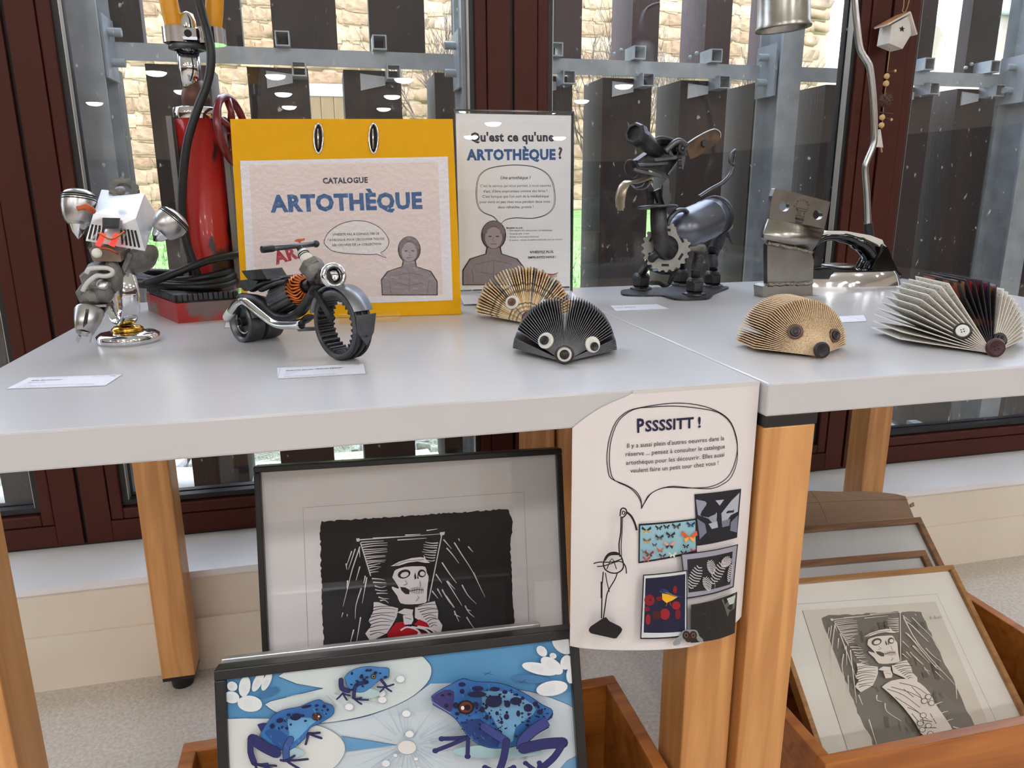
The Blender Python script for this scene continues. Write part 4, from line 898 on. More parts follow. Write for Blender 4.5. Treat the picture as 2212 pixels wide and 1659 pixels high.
for dx, in ((-1,), (1,)):
    B().box(V((C0.x+dx*(Rc+.006), YL, (C0.z+C1.z)/2)), (.004, .02, L/2*.98)).build('steel_strap', mat('grey_strap', (120, 118, 116), .5, .5), rl)
z1, z2, z3 = ql(433, 205).z, ql(430, 175).z, ql(424, 105).z
B().lathe(V((C1.x, YL, C1.z+.01)), (0, 0, 1), [(0, 0), (0, Rc*.66), (z1-C1.z-.01, Rc*.62), (z2-C1.z-.01, Rc*.40), (z2-C1.z-.01, 0)], 28).build('rusty_ram', mat('rusty_brown', (106, 74, 60), .5, .4, col2=(76, 54, 46), scale=30), rl)
B().lathe(V((C1.x-.004, YL, z2)), (0, 0, 1), [(-.01, 0), (-.01, .0165), (z3-z2, .0165), (z3-z2, 0)], 28).build('chrome_tube', M_CHROME, rl)
XC = C1.x-.004
B().lathe(V((XC, YL, z3)), (0, 0, 1), [(-.004, .02), (-.002, .028), (.004, .028), (.006, .02)], 28, closed=True).build('washer_ring', M_GUN, rl)
zc0, zc1 = ql(418, 96).z, ql(418, 62).z
b = B(); b.box(V((XC, YL-.004, (zc0+zc1)/2)), (.024, .020, (zc1-zc0)/2*.9), bev=.006); xl, xr_ = ql(385, 80).x, ql(458, 85).x
cw = b.build('fork_crown', M_CHROME, rl)
for xx in (xl, xr_):
    gearring(b := B(), V((xx, YL-.004, (zc0+zc1)/2)), (0, 0, 1), .0, .0205, (zc1-zc0)*1.02, 10, tout=.0012, duty=.5); b.build('crown_lobe', M_CHROME, cw)
    zt = ql(380, -60).z
B().lathe(V((XC+.004, YL-.004, zc1-.002)), (0, 0, 1), [(0, .0135), (.012, .0125), (.022, .009), (.026, 0)], 20).build('dome_nut', M_CHROME, cw)
B().cyl(V((XC+.006, YL-.0245, (zc0+zc1)/2)), V((XC+.006, YL-.0252, (zc0+zc1)/2)), .0055, 14).build('screw_hole', M_BLK, cw)
M_YEL = mat('yellow_paint', (226, 156, 18), .35, col2=(200, 134, 14), scale=12)
for pts in (((378, 62), (368, 20), (358, -40), (352, -140)), ((459, 66), (463, 20), (464, -40), (462, -140))):
    B().tube(sub2([ql(x, y, .004) for x, y in pts]), .0135, 16).build('yellow_fork_leg', M_YEL, rl)
cb = sub2([ql(x, y, o_) for x, y, o_ in ((405, -120, .02), (420, -40, .028), (437, 30, .036), (452, 85, .045), (456, 130, .048), (448, 180, .05), (425, 240, .056), (404, 310, .058), (395, 390, .056), (394, 460, .05), (402, 520, .05), (418, 570, .052), (435, 618, .05), (441, 640, .05))], 4)
B().tube(cb, .0065, 10).build('cable', M_RUBBER, rl)
q = [(kb(x, y), o_) for x, y, o_ in ((2110, 90, .03), (1700, 150, .05), (1300, 265, .075), (900, 430, .09), (500, 580, .1), (200, 670, .1))]
cb = [ony(*p, YL-o_) for p, o_ in q]
B().tube(sub2(cb, 4), .0062, 10).build('cable_end', M_RUBBER, rl)
for i, (rx, ry, dz, ox) in enumerate(((.085, .06, .012, -.03), (.078, .055, .022, -.025), (.07, .05, .032, -.02))):
    B().tube([V((C0.x-.02+ox+rx*math.cos(a), YL-.02+ry*math.sin(a), TT+bz+.012+dz*.6+.004*math.sin(2*a+i))) for a in [2*pi*j/40 for j in range(40)]], .0062, 10, closed=True).build('cable_coil', M_RUBBER, rl)
# hand wheel on the side
hc = ql(503, 284, .01); hn = V((.93, -.30, .1)).normalized(); M_WHEEL = mat('dark_red_enamel', (112, 18, 24), .28, coat=.3)
hw = B().ringtube(hc, hn, .052, .0062, 36, 10).build('hand_wheel', M_WHEEL, rl)
xr = V((0, 0, 1)).cross(hn).normalized(); zr = hn.cross(xr)
for i in range(5):
    a = 2*pi*i/5+.3; e = xr*math.cos(a)+zr*math.sin(a); B().tube([hc+e*.01, hc+e*.03+hn*.003, hc+e*.052], [.007, .005, .006], 8).build('spoke', M_WHEEL, hw)
B().cyl(hc-hn*.04, hc+hn*.012, .012, 16).build('hub', M_WHEEL, hw)
# ================================================================== binder, sign holder
M_PAPER = mat('paper', (246, 245, 247), .7)
M_SLEEVE = glassmat('plastic_sleeve', (252, 252, 252), 1.45, rough=.06, bump=.35, bscale=130)
k3, k5 = K(480, 220, 2.836), K(640, 460, 6.144)
bl, br = onz(525, 693), onz(997, 679)
SB = Sheet(bl, br-bl, (0, .05, 1))
bi = thing('ring_binder', 'yellow lever arch binder standing on its side with a laminated title sheet', 'binder', (bl+br)/2)
def quad(sh, pts, off): return [on(sh, *q, off) for q in pts]
bc = [(497, 257), (978, 257), (997, 679), (525, 693)]
P4 = [SB.P(*SB.uv(*q), 0) for q in bc]; P4[2].z = TT+.0005; P4[3].z = TT+.0005
fcv = B(); plate(fcv, P4, [[SB.at(cx_+9.5*math.cos(a)*.85, cy_+ (31*math.sin(a) if True else 0)) for a in [2*pi*i/20 for i in range(20)]] for cx_, cy_ in ((688, 299), (807, 299))], SB.n*-.0028)
M_YC = mat('yellow_card', (236, 174, 0), .5, col2=(230, 168, 0), scale=60, spec=.2)
fcv = fcv.build('front_cover', M_YC, bi)
plate(b := B(), [p-SB.n*.0029 for p in P4], [[SB.at(cx_+9.5*math.cos(a)*.85, cy_+31*math.sin(a), -.0029) for a in [2*pi*i/20 for i in range(20)]] for cx_, cy_ in ((688, 299), (807, 299))], -SB.n*.0004); b.build('cover_edge', mat('white_board', (225, 222, 214), .7), bi)
B().prism([p-SB.n*.036 for p in P4], -SB.n*.0028).build('rear_cover', M_YC, bi)
B().prism([P4[3]-SB.n*.003, P4[2]-SB.n*.003, P4[2]-SB.n*.036, P4[3]-SB.n*.036], (0, 0, .003)).build('spine', M_YC, bi)
ins = [P4[0].lerp(P4[2], t) for t in (.1, .9)]
q = [SB.P(*SB.uv(x, y), -.012) for x, y in ((525, 330), (955, 330), (968, 662), (545, 672))]; B().prism(q, -SB.n*.018).build('paper_stack', M_PAPER, bi)
for cx_, cy_ in ((688, 299), (807, 299)):
    B().tube([SB.at(cx_+10*math.cos(a), cy_+32*math.sin(a), .0012) for a in [2*pi*i/28 for i in range(28)]], .0016, 8, closed=True).build('metal_eyelet', M_CHROME, bi)
    B().prism([SB.at(cx_+dx_, cy_+dy_, -.009) for dx_, dy_ in ((-14, -36), (14, -36), (14, 36), (-14, 36))], -SB.n*.002).build('shade_panel', M_BLK, bi)  # black panel put behind the slot in place of shade inside the binder
    B().tube([SB.at(cx_-2, cy_-22, -.006), SB.at(cx_-1, cy_+22, -.006)], .0016, 10).build('ring_bar', M_CHROME, bi)
sq = [k3(110, 362), k3(1382, 336), k3(1412, 1215), k3(160, 1256)]
sl = B(); sl.prism([SB.at(*q, .0003) for q in sq], SB.n*.0005); sl = sl.build('title_sheet', mat('sheet_border', (242, 238, 242), .6), bi)
pr = Print(SB, .0009, .00004)
PINK = (238, 222, 216); NAVY = (52, 54, 66); BLUE = (38, 92, 150)
pr.poly(PINK, [k3(165, 388), k3(1322, 370), k3(1350, 1180), k3(208, 1212)])
pr.text(NAVY, 'CATALOGUE', k3(617, 500), k3(893, 495), .045, hscale=1.05)
pr.text(BLUE, 'ARTOTHÈQUE', k3(297, 672), k3(1227, 650), .05, hscale=1.02)
bub = [k5(*q) for q in px2([(368, 380), (420, 270), (560, 160), (720, 110), (830, 103), (960, 122), (1100, 190), (1200, 300), (1230, 390), (1190, 480), (1118, 525)], 3)]+[k5(1195, 595)]+[k5(*q) for q in px2([(1060, 545), (980, 553), (700, 540), (520, 515), (430, 470), (375, 410)], 3)]
pr.poly((240, 234, 232), bub); pr.stroke((70, 72, 74), 1.6, bub, closed=True)
for tx, a, c in (("N'HÉSITE PAS À CONSULTER LE", (485, 303), (1100, 288)), ('CATALOGUE POUR DÉCOUVRIR TOUTES', (415, 375), (1172, 356)), ('LES OEUVRES DE LA COLLECTION', (480, 442), (1125, 424))):
    pr.text((58, 58, 64), tx, k5(*a), k5(*c), .02)
pr.text((182, 40, 62), 'AR', k2(758, 470), k2(1015, 395), .05, hscale=1.05)
pr.poly((214, 100, 52), [k2(*q) for q in ((960, 215), (990, 190), (1080, 178), (1088, 200), (1040, 215), (1050, 250), (1010, 250), (1010, 222))])
def bust(pr, cx_, y0, y1, wd, flip=1):
    """plain generic bust: hair, face, neck, shoulders"""
    H = y1-y0; o_ = (58, 50, 54); s1, s2 = (150, 138, 142), (176, 162, 164)
    def X(t): return cx_+t*wd*flip
    body = [(X(-.48), y1), (X(-.5), y0+.75*H), (X(-.38), y0+.6*H), (X(-.12), y0+.52*H), (X(-.1), y0+.42*H), (X(.1), y0+.42*H), (X(.12), y0+.52*H), (X(.38), y0+.6*H), (X(.5), y0+.78*H), (X(.5), y1)]
    pr.poly(o_, [(x+(2.5 if x > cx_ else -2.5), y+(2 if y > y1-1 else -1)) for x, y in body]); pr.ell(o_, (cx_, y0+.22*H), .19*wd+2.5, .235*H)
    pr.poly(s1, body); pr.ell((112, 98, 100), (cx_, y0+.22*H), .19*wd, .22*H); pr.ell(s2, (cx_, y0+.26*H), .145*wd, .17*H)
    for i in range(9): a = -2.9+i*.34; pr.ell((132, 118, 120), (cx_+.15*wd*math.cos(a), y0+.2*H+.17*H*math.sin(a)), .045*wd, .04*H)
    pr.ell((96, 84, 88), (X(-.06), y0+.24*H), .03*wd, .012*H); pr.ell((96, 84, 88), (X(.06), y0+.24*H), .03*wd, .012*H); pr.stroke((128, 112, 114), 1.2, [(X(0), y0+.25*H), (X(.02), y0+.31*H), (X(-.01), y0+.32*H)]); pr.stroke((112, 94, 98), 1.4, [(X(-.05), y0+.36*H), (X(.05), y0+.36*H)])
    for a, c in (((-.3, .68), (.0, .62)), ((0, .62), (.3, .68)), ((0, .64), (0, .92)), ((-.22, .8), (-.02, .84)), ((.02, .84), (.24, .8)), ((-.36, .75), (-.33, .98)), ((.36, .75), (.33, .98))): pr.stroke((124, 112, 116), 1.5, [(X(a[0]), y0+a[1]*H), (X(c[0]), y0+c[1]*H)])
bust(pr, 884, 512, 636, 118)
pr.build('printed_title', sl)
B().prism([SB.at(*q, .0042) for q in sq], SB.n*.0004).build('plastic_sleeve', M_SLEEVE, sl)
ea = thing('acrylic_easel', 'clear acrylic rest under the yellow binder', 'stand', onz(790, 688))
b = B(); P0, P1 = onz(732, 693), onz(862, 690); b.bx(P0.x, P1.x, P0.y-.03, P0.y-.0035, TT, TT+.004); b.bx(P0.x, P0.x+.04, P0.y-.03, P0.y-.024, TT+.004, TT+.014); b.bx(P1.x-.05, P1.x, P0.y-.03, P0.y-.024, TT+.004, TT+.014); b.build('ledge', M_CLEAR, ea)
# ------------------------------------------------------------------ sign holder
SS = Sheet((.2, 1.315, TT), (1, 0, 0), (0, .02, 1))
sh = thing('sign_holder', 'clear acrylic holder with a white printed notice behind the colourful paper hedgehog', 'sign holder', onz(1115, 648))
hq = [k3(1411, 62), k3(2143, 77), k3(2137, 1136), k3(1463, 1160)]
pq = [SS.uv(*q) for q in hq]
x0, x1 = (pq[0][0]+pq[3][0])/2, (pq[1][0]+pq[2][0])/2; zt = (pq[0][1]+pq[1][1])/2; zb = (pq[2][1]+pq[3][1])/2
no = B().prism([SS.P(x0+.002, zb+.002), SS.P(x1-.002, zb+.002), SS.P(x1-.002, zt-.002), SS.P(x0+.002, zt-.002)], -SS.n*.0004).build('notice_sheet', M_PAPER, sh)
for o_, nm in ((.0035, 'front_panel'), (-.0025, 'back_panel')): B().prism([SS.P(x0, -.0+.012, o_), SS.P(x1, .012, o_), SS.P(x1, zt+.002, o_), SS.P(x0, zt+.002, o_)], -SS.n*.0018).build(nm, M_CLEAR, sh)
M_AEDGE = mat('acrylic_edge', (60, 62, 66), .1)
B().prism([SS.P(x1, .01, .0035), SS.P(x1+.0026, .01, .0035), SS.P(x1+.0026, zt+.002, .0035), SS.P(x1, zt+.002, .0035)], -SS.n*.008).build('side_edge', M_AEDGE, sh)
B().prism([SS.P(x0, zt+.002, .0035), SS.P(x1+.0026, zt+.002, .0035), SS.P(x1+.0026, zt+.0045, .0035), SS.P(x0, zt+.0045, .0035)], -SS.n*.008).build('top_edge', M_AEDGE, sh)
bx0 = SS.P(x0, 0).x; bx1 = SS.P(x1, 0).x; B().bx(bx0, bx1, 1.268, 1.36, TT, TT+.003).build('foot', M_CLEAR, sh)
B().prism([V((bx0, 1.2685, TT+.003)), V((bx0, 1.311, TT+.014)), V((bx0, 1.311, TT+.011)), V((bx0, 1.272, TT+.003))], (bx1-bx0, 0, 0)).build('curved_lip', mat('frosted_lip', (214, 214, 220), .2), sh)
pr = Print(SS, .0004, .00004)
pr.poly((244, 241, 243), [k3(1450, 120), k3(2112, 122), k3(2108, 1108), k3(1482, 1130)])
pr.text(NAVY, "Qu'est ce qu'une", k3(1520, 242), k3(2032, 240), .04); pr.text(BLUE, 'ARTOTHÈQUE', k3(1497, 355), k3(2042, 352), .05, hscale=1.05); pr.text(NAVY, '?', k3(2058, 347), k3(2083, 347), .03, hscale=1.05)
bub2 = px2([(1695, 745), (1660, 705), (1600, 680), (1565, 640), (1553, 560), (1565, 470), (1600, 425), (1660, 400), (1780, 386), (1900, 395), (1980, 430), (2025, 490), (2040, 580), (2030, 650), (1980, 695), (1900, 715), (1800, 712), (1740, 722), (1710, 745), (1700, 775)], 3)
pr.stroke((60, 60, 62), 1.0, [k3(*q) for q in bub2]); pr.stroke((60, 60, 62), 1.0, [k3(1796+(x-1796)*.975, 556+(y-556)*.985) for x, y in bub2])
G = (74, 74, 78)
pr.text((50, 50, 54), 'Une artothèque ?', k3(1705, 474), k3(1890, 473), .015, .25)
for tx, a, c in (("C'est le service qui nous permet, à nous oeuvres", (1580, 523), (2013, 520)), ("d'art, d'être empruntées comme des livres !", (1600, 556), (1990, 553)), ("C'est lorsque que l'on sort de la médiathèque", (1593, 588), (2000, 585)), ('pour vivre un peu chez vous pendant deux mois :', (1577, 621), (2017, 618)), ('déco rafraîchie, promis !', (1688, 653), (1905, 651)),
                 ("•  Être titulaire d'un abonnement à la médiathèque", (1748, 793), (2022, 791)), ('•  Durée du prêt : 2 mois', (1748, 813), (1880, 811)), ("•  Remplir un formulaire d'emprunt", (1748, 832), (1938, 830)), ('•  Et surtout... trouver un endroit confortable pour les oeuvres !', (1748, 852), (2085, 846))): pr.text(G, tx, k3(*a), k3(*c))
pr.text((56, 56, 60), 'Modalités du prêt :', k3(1740, 777), k3(1845, 776), .02)
pr.text(NAVY, "N'HÉSITEZ PLUS,", k3(1885, 928), k3(2030, 925), .025); pr.text(NAVY, 'EMPRUNTEZ-NOUS !', k3(1873, 960), k3(2043, 956), .025)
pr.text((110, 108, 112), 'AQUA-LIBRIS', k3(1905, 1077), k3(2050, 1073)); pr.text((120, 118, 120), 'médiathèque', k3(1998, 1091), k3(2050, 1088))
pr.stroke((186, 44, 62), (5, 1.2), [k3(*q) for q in px2([(1905, 1045), (1925, 1038), (1990, 1055), (2030, 1056), (2057, 1046)], 4)])
bust(pr, 1066, 478, 614, 130, -1)
pr.build('printed_notice', no)
# ================================================================== cards on the table
def card(corners, label, lines, side=False):
    P = [onz(*q, TT+.0006) for q in corners]      # far-left, far-right, near-right, near-left
    c = sum(P, V((0, 0, 0)))/4; t = thing('caption_card', label, 'card', V((c.x, c.y, TT)))
    cd_ = B().prism([V((p.x, p.y, TT+.0003)) for p in P], (0, 0, .0006)).build('card_sheet', mat('card_paper', (228, 228, 238), .6), t)
    S = Sheet(V((P[3].x, P[3].y, TT+.001)), P[2]-P[3], P[0]-P[3]); S.n = V((0, 0, 1)); pr = Print(S, .0001, .00003); W = (P[2]-P[3]).length; H = (P[0]-P[3]).length
    pr.stroke((90, 90, 100), .9, [(0, 0), (W, 0), (W, H), (0, H)], closed=True, uv=True)
    for tx, u0, u1, v_, bold, col in lines:
        pr._m(col); vs, fs = glyphs(tx, bold); xa, xb = min(q[0] for q in vs), max(q[0] for q in vs); s_ = (u1-u0)*W/(xb-xa)
        pr.b.add([S.P(u0*W+(x-xa)*s_, v_*H+y*min(s_, H*.2), pr.o) for x, y in vs], [f if (V((*vs[f[1]], 0))-V((*vs[f[0]], 0))).cross(V((*vs[f[2]], 0))-V((*vs[f[0]], 0))).z > 0 else f[::-1] for f in fs])
    pr.build('printed_caption', cd_)
    return t
K1, K2 = (70, 70, 80), (130, 130, 140)
logo = [('Aqua-Libris', .70, .83, .84, 0, K2), ('Ville', .88, .95, .84, .03, K1)]
card([(62, 816), (264, 809), (228, 833), (14, 840)], 'white caption card in front of the small robot', [('artothèque de la médiathèque', .07, .43, .88, 0, K2), ('Elie Bonhoeur', .10, .42, .64, .02, K1), ('Spoutnick', .10, .28, .47, .01, K2), ('2013', .10, .17, .31, 0, K2), ('Assemblage de pièces métalliques de récupération', .08, .85, .15, 0, K2), ('25 x 12 x 20 cm', .08, .3, .03, 0, K2)]+logo)
card([(599, 795), (785, 786), (790, 807), (600, 818)], 'white caption card in front of the motorcycle', [('artothèque de la médiathèque', .07, .45, .88, 0, K2), ('Gabriel Jamin "Esprit Métal"', .07, .74, .62, .03, K1), ('«Chopper»', .07, .24, .45, .01, K2), ('2013', .07, .15, .29, 0, K2), ('pièces récupérées, 19 x 27 x 8 cm', .07, .65, .08, 0, K1)]+logo)
card([(488, 697), (536, 694), (540, 705), (484, 708)], 'white caption card partly hidden behind the motorcycle', [('Esprit Métal', .1, .6, .7, .02, K1), ('2015', .1, .3, .4, 0, K2)])
card([(1318, 660), (1419, 657), (1445, 667), (1330, 672)], 'white caption card in front of the dog sculpture', [('artothèque', .05, .4, .8, 0, K2), ('Esprit Métal', .05, .5, .45, .02, K2)]+logo)
card([(1800, 684), (1866, 681), (1872, 694), (1790, 698)], 'white caption card between the beige and white paper hedgehogs', [('artothèque', .05, .4, .75, 0, K2), ('Esprit Métal', .05, .55, .4, .02, K2)])
card([(2196, 706), (2260, 700), (2290, 716), (2214, 724)], 'white caption card near the far edge beside the white hedgehog', [('artothèque', .05, .4, .75, 0, K2)])
# ================================================================== paper hedgehogs
def textured_page(name, col, ink, scale=900, amt=.75, lo=.52, hi=.6, stretch=(1, .25, 1), warm=None):
    return mat(name, col, .75, col2=ink, scale=scale, amt=amt, lo=lo, hi=hi, stretch=stretch, detail=2, rnd=True)
def button(parent, P, n, r, M1, M2=None, r2=None, dark=M_BLK, name='eye', h=.003, off=(0, 0)):
    n = V(n).normalized(); x = n.cross(V((0, 0, 1))).normalized(); y = x.cross(n)
    e = B().lathe(P, n, [(-.002, 0), (-.002, r*.96), (h*.5, r), (h, r*.9), (h*.8, r*.7), (h*.8, 0)], 26).build(name, M1, parent)
    c = P+n*(h*.8)
    if M2:
        c = P+n*(h*.9)+x*off[0]+y*off[1]; B().lathe(c, n, [(0, 0), (0, r2), (.0016, r2*.98), (.002, r2*.8), (.0014, r2*.62), (.0014, 0)], 22).build('button', M2, e); c = c+n*.0014; r = r2
    b = B()
    for a in range(4): b.cyl(c+(x*math.cos(a*pi/2+.4)+y*math.sin(a*pi/2+.4))*r*.26-n*.0002, c+(x*math.cos(a*pi/2+.4)+y*math.sin(a*pi/2+.4))*r*.26+n*.0003, r*.11, 8)
    q = b.build('thread_holes', dark, e); q['kind'] = 'stuff'
    return e
def hedgehog(label, N, a, Rr, d1, L, phis, pmats, eyes, nose, tilt=0, base=.003, th=.0011, rim=.0016, cover=None, fold=.0, et=.0005):
    N = V((N.x, N.y, TT)); a = V((a[0], a[1], 0)).normalized(); s = V((a.y, -a.x, 0)); t = thing('paper_hedgehog', label, 'sculpture', N)
    upv = V((0, 0, 1)); meshes = {}
    def pg(M1, M2, k):
        key = (M1.name, M2.name, k)
        if key in meshes: return meshes[key]
        O = [(0, .001), (d1, Rr), (L, Rr), (L, .001)]; cx_, cy_ = L*.62, Rr*.45
        def inn(p): v_ = V((cx_-p[0], cy_-p[1], 0)); q = V((p[0], p[1], 0))+v_.normalized()*rim*1.5; return (q.x, q.y)
        I = [inn(p) for p in O]; b = B()
        tk = [et*1.1, max(th*.5, et), max(th*.5, et), th*.8]
        vs = [(x, y, z) for (x, y), k_ in zip(O, tk) for z in (et, -et)]+[(x, y, z) for (x, y), k_ in zip(I, tk) for z in (k_, -k_)]
        b.cm = 1
        fr = []
        for i in range(4):
            j = (i+1) % 4; fr += [(2*i, 8+2*i, 8+2*j, 2*j), (2*j+1, 8+2*j+1, 8+2*i+1, 2*i+1), (2*i+1, 2*i, 2*j, 2*j+1)]
        b.add(vs, fr); o0 = len(b.f); b.f += [[8, 14, 12, 10], [9, 11, 13, 15]]; b.s += [False]*2; b.m += [0, 0]
        b.f = [f[::-1] for f in b.f]
        me = b.mesh('page', [M1, M2]); meshes[key] = me; return me
    for i, ph in enumerate(phis):
        M1, M2 = pmats[i % len(pmats)] if not callable(pmats) else pmats(i, ph)
        r = s*math.cos(ph)+upv*math.sin(ph); w_ = a.cross(r)
        m = Matrix((a, r, w_)).transposed().to_4x4(); o = bpy.data.objects.new('page', pg(M1, M2, 0)); COL.objects.link(o); place(o, N+V((0, 0, base)), t)
        o.rotation_euler = m.to_euler()
        if fold: o.scale = (1+R.uniform(-fold, fold), 1+R.uniform(-fold, fold), 1)
    # spine strip on the table
    B().box(N+a*L*.5+V((0, 0, base*.5)), a*L*.48, s*.004, V((0, 0, base*.48))).build('spine', cover or pmats_first(pmats), t)
    def fanpt(px, py):
        best = None
        for i in range(61):
            ph = pi*i/60; r = s*math.cos(ph)+upv*math.sin(ph)
            for j in range(41):
                q = j/40; P = N+V((0, 0, base))+(a*d1+r*Rr)*q; u_, v_ = topx(P); e = (u_-px)**2+(v_-py)**2
                if best is None or e < best[0]: best = (e, P, (r*d1-a*Rr).normalized())
        return best[1], best[2]
    for e in eyes:
        P, n = fanpt(*e['px']); n = (n+(CAM-P).normalized()*e.get('face', .35)).normalized(); button(t, P+n*.0012, n, **e['b'])
    button(t, N+V((0, 0, nose.pop('z')))-a*.0045, -a+V((0, 0, .18)), name='nose', **nose)
    return t
def pmats_first(p): return p[0][0] if not callable(p) else p(0, 0)[0]
def spread(lo, hi, n): return [lo+(hi-lo)*i/(n-1) for i in range(n)]
M_WBTN = mat('white_button', (232, 230, 222), .3); M_DBTN = mat('dark_button', (40, 34, 36), .3); M_BRBTN = mat('brown_button', (104, 72, 56), .35); M_PLUM = mat('plum_button', (66, 30, 38), .3)
M_CREAMR = mat('cream_ring', (214, 204, 192), .35)
mb = mat('black_page', (32, 32, 36), .5, col2=(24, 24, 27), scale=40); mbe = mat('black_page_fold', (112, 112, 117), .4, col2=(70, 70, 75), scale=300, rnd=True)
hb = hedgehog('black folded paper hedgehog with round white googly button eyes', onz(1219, 787), (.30, .95), .063, .054, .098, spread(.06, .26, 8)+spread(.38, 2.70, 42)+spread(2.88, 3.07, 8), [(mb, mbe)],
         [dict(px=(1182, 737), b=dict(r=.0098, M1=M_WBTN, M2=M_DBTN, r2=.0055, off=(.001, .0))), dict(px=(1277, 744), b=dict(r=.0098, M1=M_WBTN, M2=M_DBTN, r2=.0052, off=(-.001, -.0025)))],
         dict(z=.0125, r=.0112, M1=M_DBTN, M2=M_CREAMR, r2=.0084), th=.0006, et=.00045, rim=.0006)
nb_ = V((.30, .95, 0)).normalized(); cN = onz(1219, 787); nv = (-nb_+V((0, 0, .18))).normalized(); B().lathe(V((cN.x, cN.y, TT+.0125))-nb_*.0045+nv*.0046, nv, [(-.001, 0), (-.001, .0056), (.0008, .0054), (.001, 0)], 22).build('nose_centre', M_DBTN, hb)
cols = [((214, 170, 112), (236, 214, 170)), ((190, 120, 60), (226, 190, 140)), ((96, 104, 108), (168, 170, 166)), ((150, 84, 50), (210, 170, 120)), ((224, 196, 150), (240, 224, 190)), ((70, 72, 78), (130, 132, 134)), ((206, 140, 40), (230, 196, 120)), ((140, 52, 70), (214, 180, 150)), ((52, 92, 140), (190, 190, 180)), ((180, 60, 40), (230, 200, 150))]
MC = [(mat('comic_page_%d' % i, a, .7, col2=R.choice(cols)[0], scale=70, amt=.9, lo=.5, hi=.54, detail=2), mat('comic_fold_%d' % i, c, .7, col2=(70, 56, 46), scale=260, amt=.8, lo=.56, hi=.62, detail=2)) for i, (a, c) in enumerate(cols)]
seq = [R.choice([0, 0, 1, 3, 4, 4, 6, 0, 2, 5, 7, 8, 9]) for _ in range(60)]
hedgehog('colourful comic page hedgehog with dark eyed white buttons behind the black one', onz(1141, 702), (.16, .985), .075, .062, .088, spread(.08, 3.06, 46), lambda i, ph: MC[seq[i]],
         [dict(px=(1107, 655), b=dict(r=.0105, M1=M_WBTN, M2=M_BRBTN, r2=.0062)), dict(px=(1174, 660), b=dict(r=.0088, M1=M_WBTN, M2=mat('navy_button', (44, 52, 78), .3), r2=.0052))], dict(z=.011, r=.0105, M1=M_PLUM), th=.0014, rim=.003, fold=.03, et=.0009)
mp_ = textured_page('beige_page_shaded', (178, 138, 96), (110, 78, 50), 500, .7); mpe = textured_page('beige_page_fold', (230, 202, 162), (140, 110, 84), 700, .7, .52, .64, (1, 1, 1))  # page sides coloured darker for the shadow between folds, fold edges pale
hedgehog('beige book page hedgehog with brown button eyes', onz(1768, 774), (.08, .99), .061, .042, .092, spread(.05, 3.09, 60), [(mp_, mpe)],
         [dict(px=(1716, 717), b=dict(r=.0092, M1=M_BRBTN, M2=M_DBTN, r2=.006)), dict(px=(1799, 724), b=dict(r=.0085, M1=M_BRBTN, M2=M_DBTN, r2=.0055))], dict(z=.011, r=.0098, M1=M_DBTN), th=.0007, rim=.0012, et=.00055)
mw = textured_page('printed_page', (222, 216, 204), (96, 92, 88), 420, .7, .56, .62, (.35, 1.6, 1)); mwe = mat('page_fold', (228, 222, 210), .7)
mg = [(mat('glossy_page_%d' % i, a, .22, col2=c, scale=26, amt=1, lo=.5, hi=.53, detail=1), mat('glossy_fold_%d' % i, (46, 42, 46), .3)) for i, (a, c) in enumerate((((36, 32, 34), (150, 46, 60)), ((30, 28, 34), (150, 122, 78)), ((40, 34, 36), (150, 80, 56)), ((34, 38, 56), (120, 40, 60)), ((30, 28, 32), (110, 40, 54))))]
ph_w = spread(.07, 1.02, 12)+spread(1.16, 1.78, 6)+spread(1.92, 3.08, 11)
hedgehog('white printed page hedgehog with dark glossy pages down its back', onz(2142, 768), (.25, .968), .080, .063, .145, ph_w, lambda i, ph: mg[i % 5] if 1.1 < ph < 1.85 else (mw, mwe),
         [dict(px=(2079, 718), b=dict(r=.0102, M1=M_DBTN, M2=M_WBTN, r2=.0075)), dict(px=(2158, 735), b=dict(r=.009, M1=M_DBTN, M2=M_DBTN, r2=.006))], dict(z=.0105, r=.0112, M1=M_PLUM), th=.0016, rim=.002, cover=mat('red_spine', (110, 24, 34), .5))
# ================================================================== hanging ornament
k9, k8 = K(1900, 0, 5.03), K(1580, 0, 3.19); YO = 1.612
def w9(x, y, off=0): return ony(*k9(x, y), YO-off)
def w8(x, y, off=0): return ony(*k8(x, y), YO-off)
orn = thing('birdhouse_garland', 'white wooden birdhouse garland with pine cone and beads hanging on the frame', 'ornament', w9(60, 1000))
M_WW = mat('white_washed_wood', (226, 222, 216), .7, col2=(206, 200, 190), scale=30, amt=.8); M_RW = wood('raw_wood', (200, 150, 100), (170, 120, 76), 10)
fr = [(132, 272), (322, 168), (345, 372), (250, 530), (100, 468)]
F = [w9(x, y, .03) for x, y in fr]; dv = w9(0, 310, .0)-F[0]
hs = B().prism(F, dv).build('birdhouse_body', M_WW, orn)
for (a, c) in (((330, 138), (402, 378)), ((338, 140), (92, 275))):
    A_, C_ = w9(*a, .037), w9(*c, .037); up_n = (C_-A_).cross(dv).normalized(); up_n = up_n if up_n.z > 0 else -up_n
    b = B().prism([A_, C_, C_+dv*1.12, A_+dv*1.12], up_n*.0035).build('roof_board', M_WW, orn)
    B().prism([A_+up_n*.0036, C_+up_n*.0036, C_+dv*1.12+up_n*.0036, A_+dv*1.12+up_n*.0036], up_n*.0008).build('roof_top', M_RW, b)
nf = (F[1]-F[0]).cross(F[4]-F[0]).normalized(); nf = nf if nf.dot(CAM-F[0]) > 0 else -nf
B().prism([w9(243+(34 if i % 2 == 0 else 14)*math.sin(i*pi/5+.1), 315-(36 if i % 2 == 0 else 15)*math.cos(i*pi/5+.1), .0305)+nf*.0004 for i in range(10)], nf*.0004).build('star_hole', M_BLK, hs)
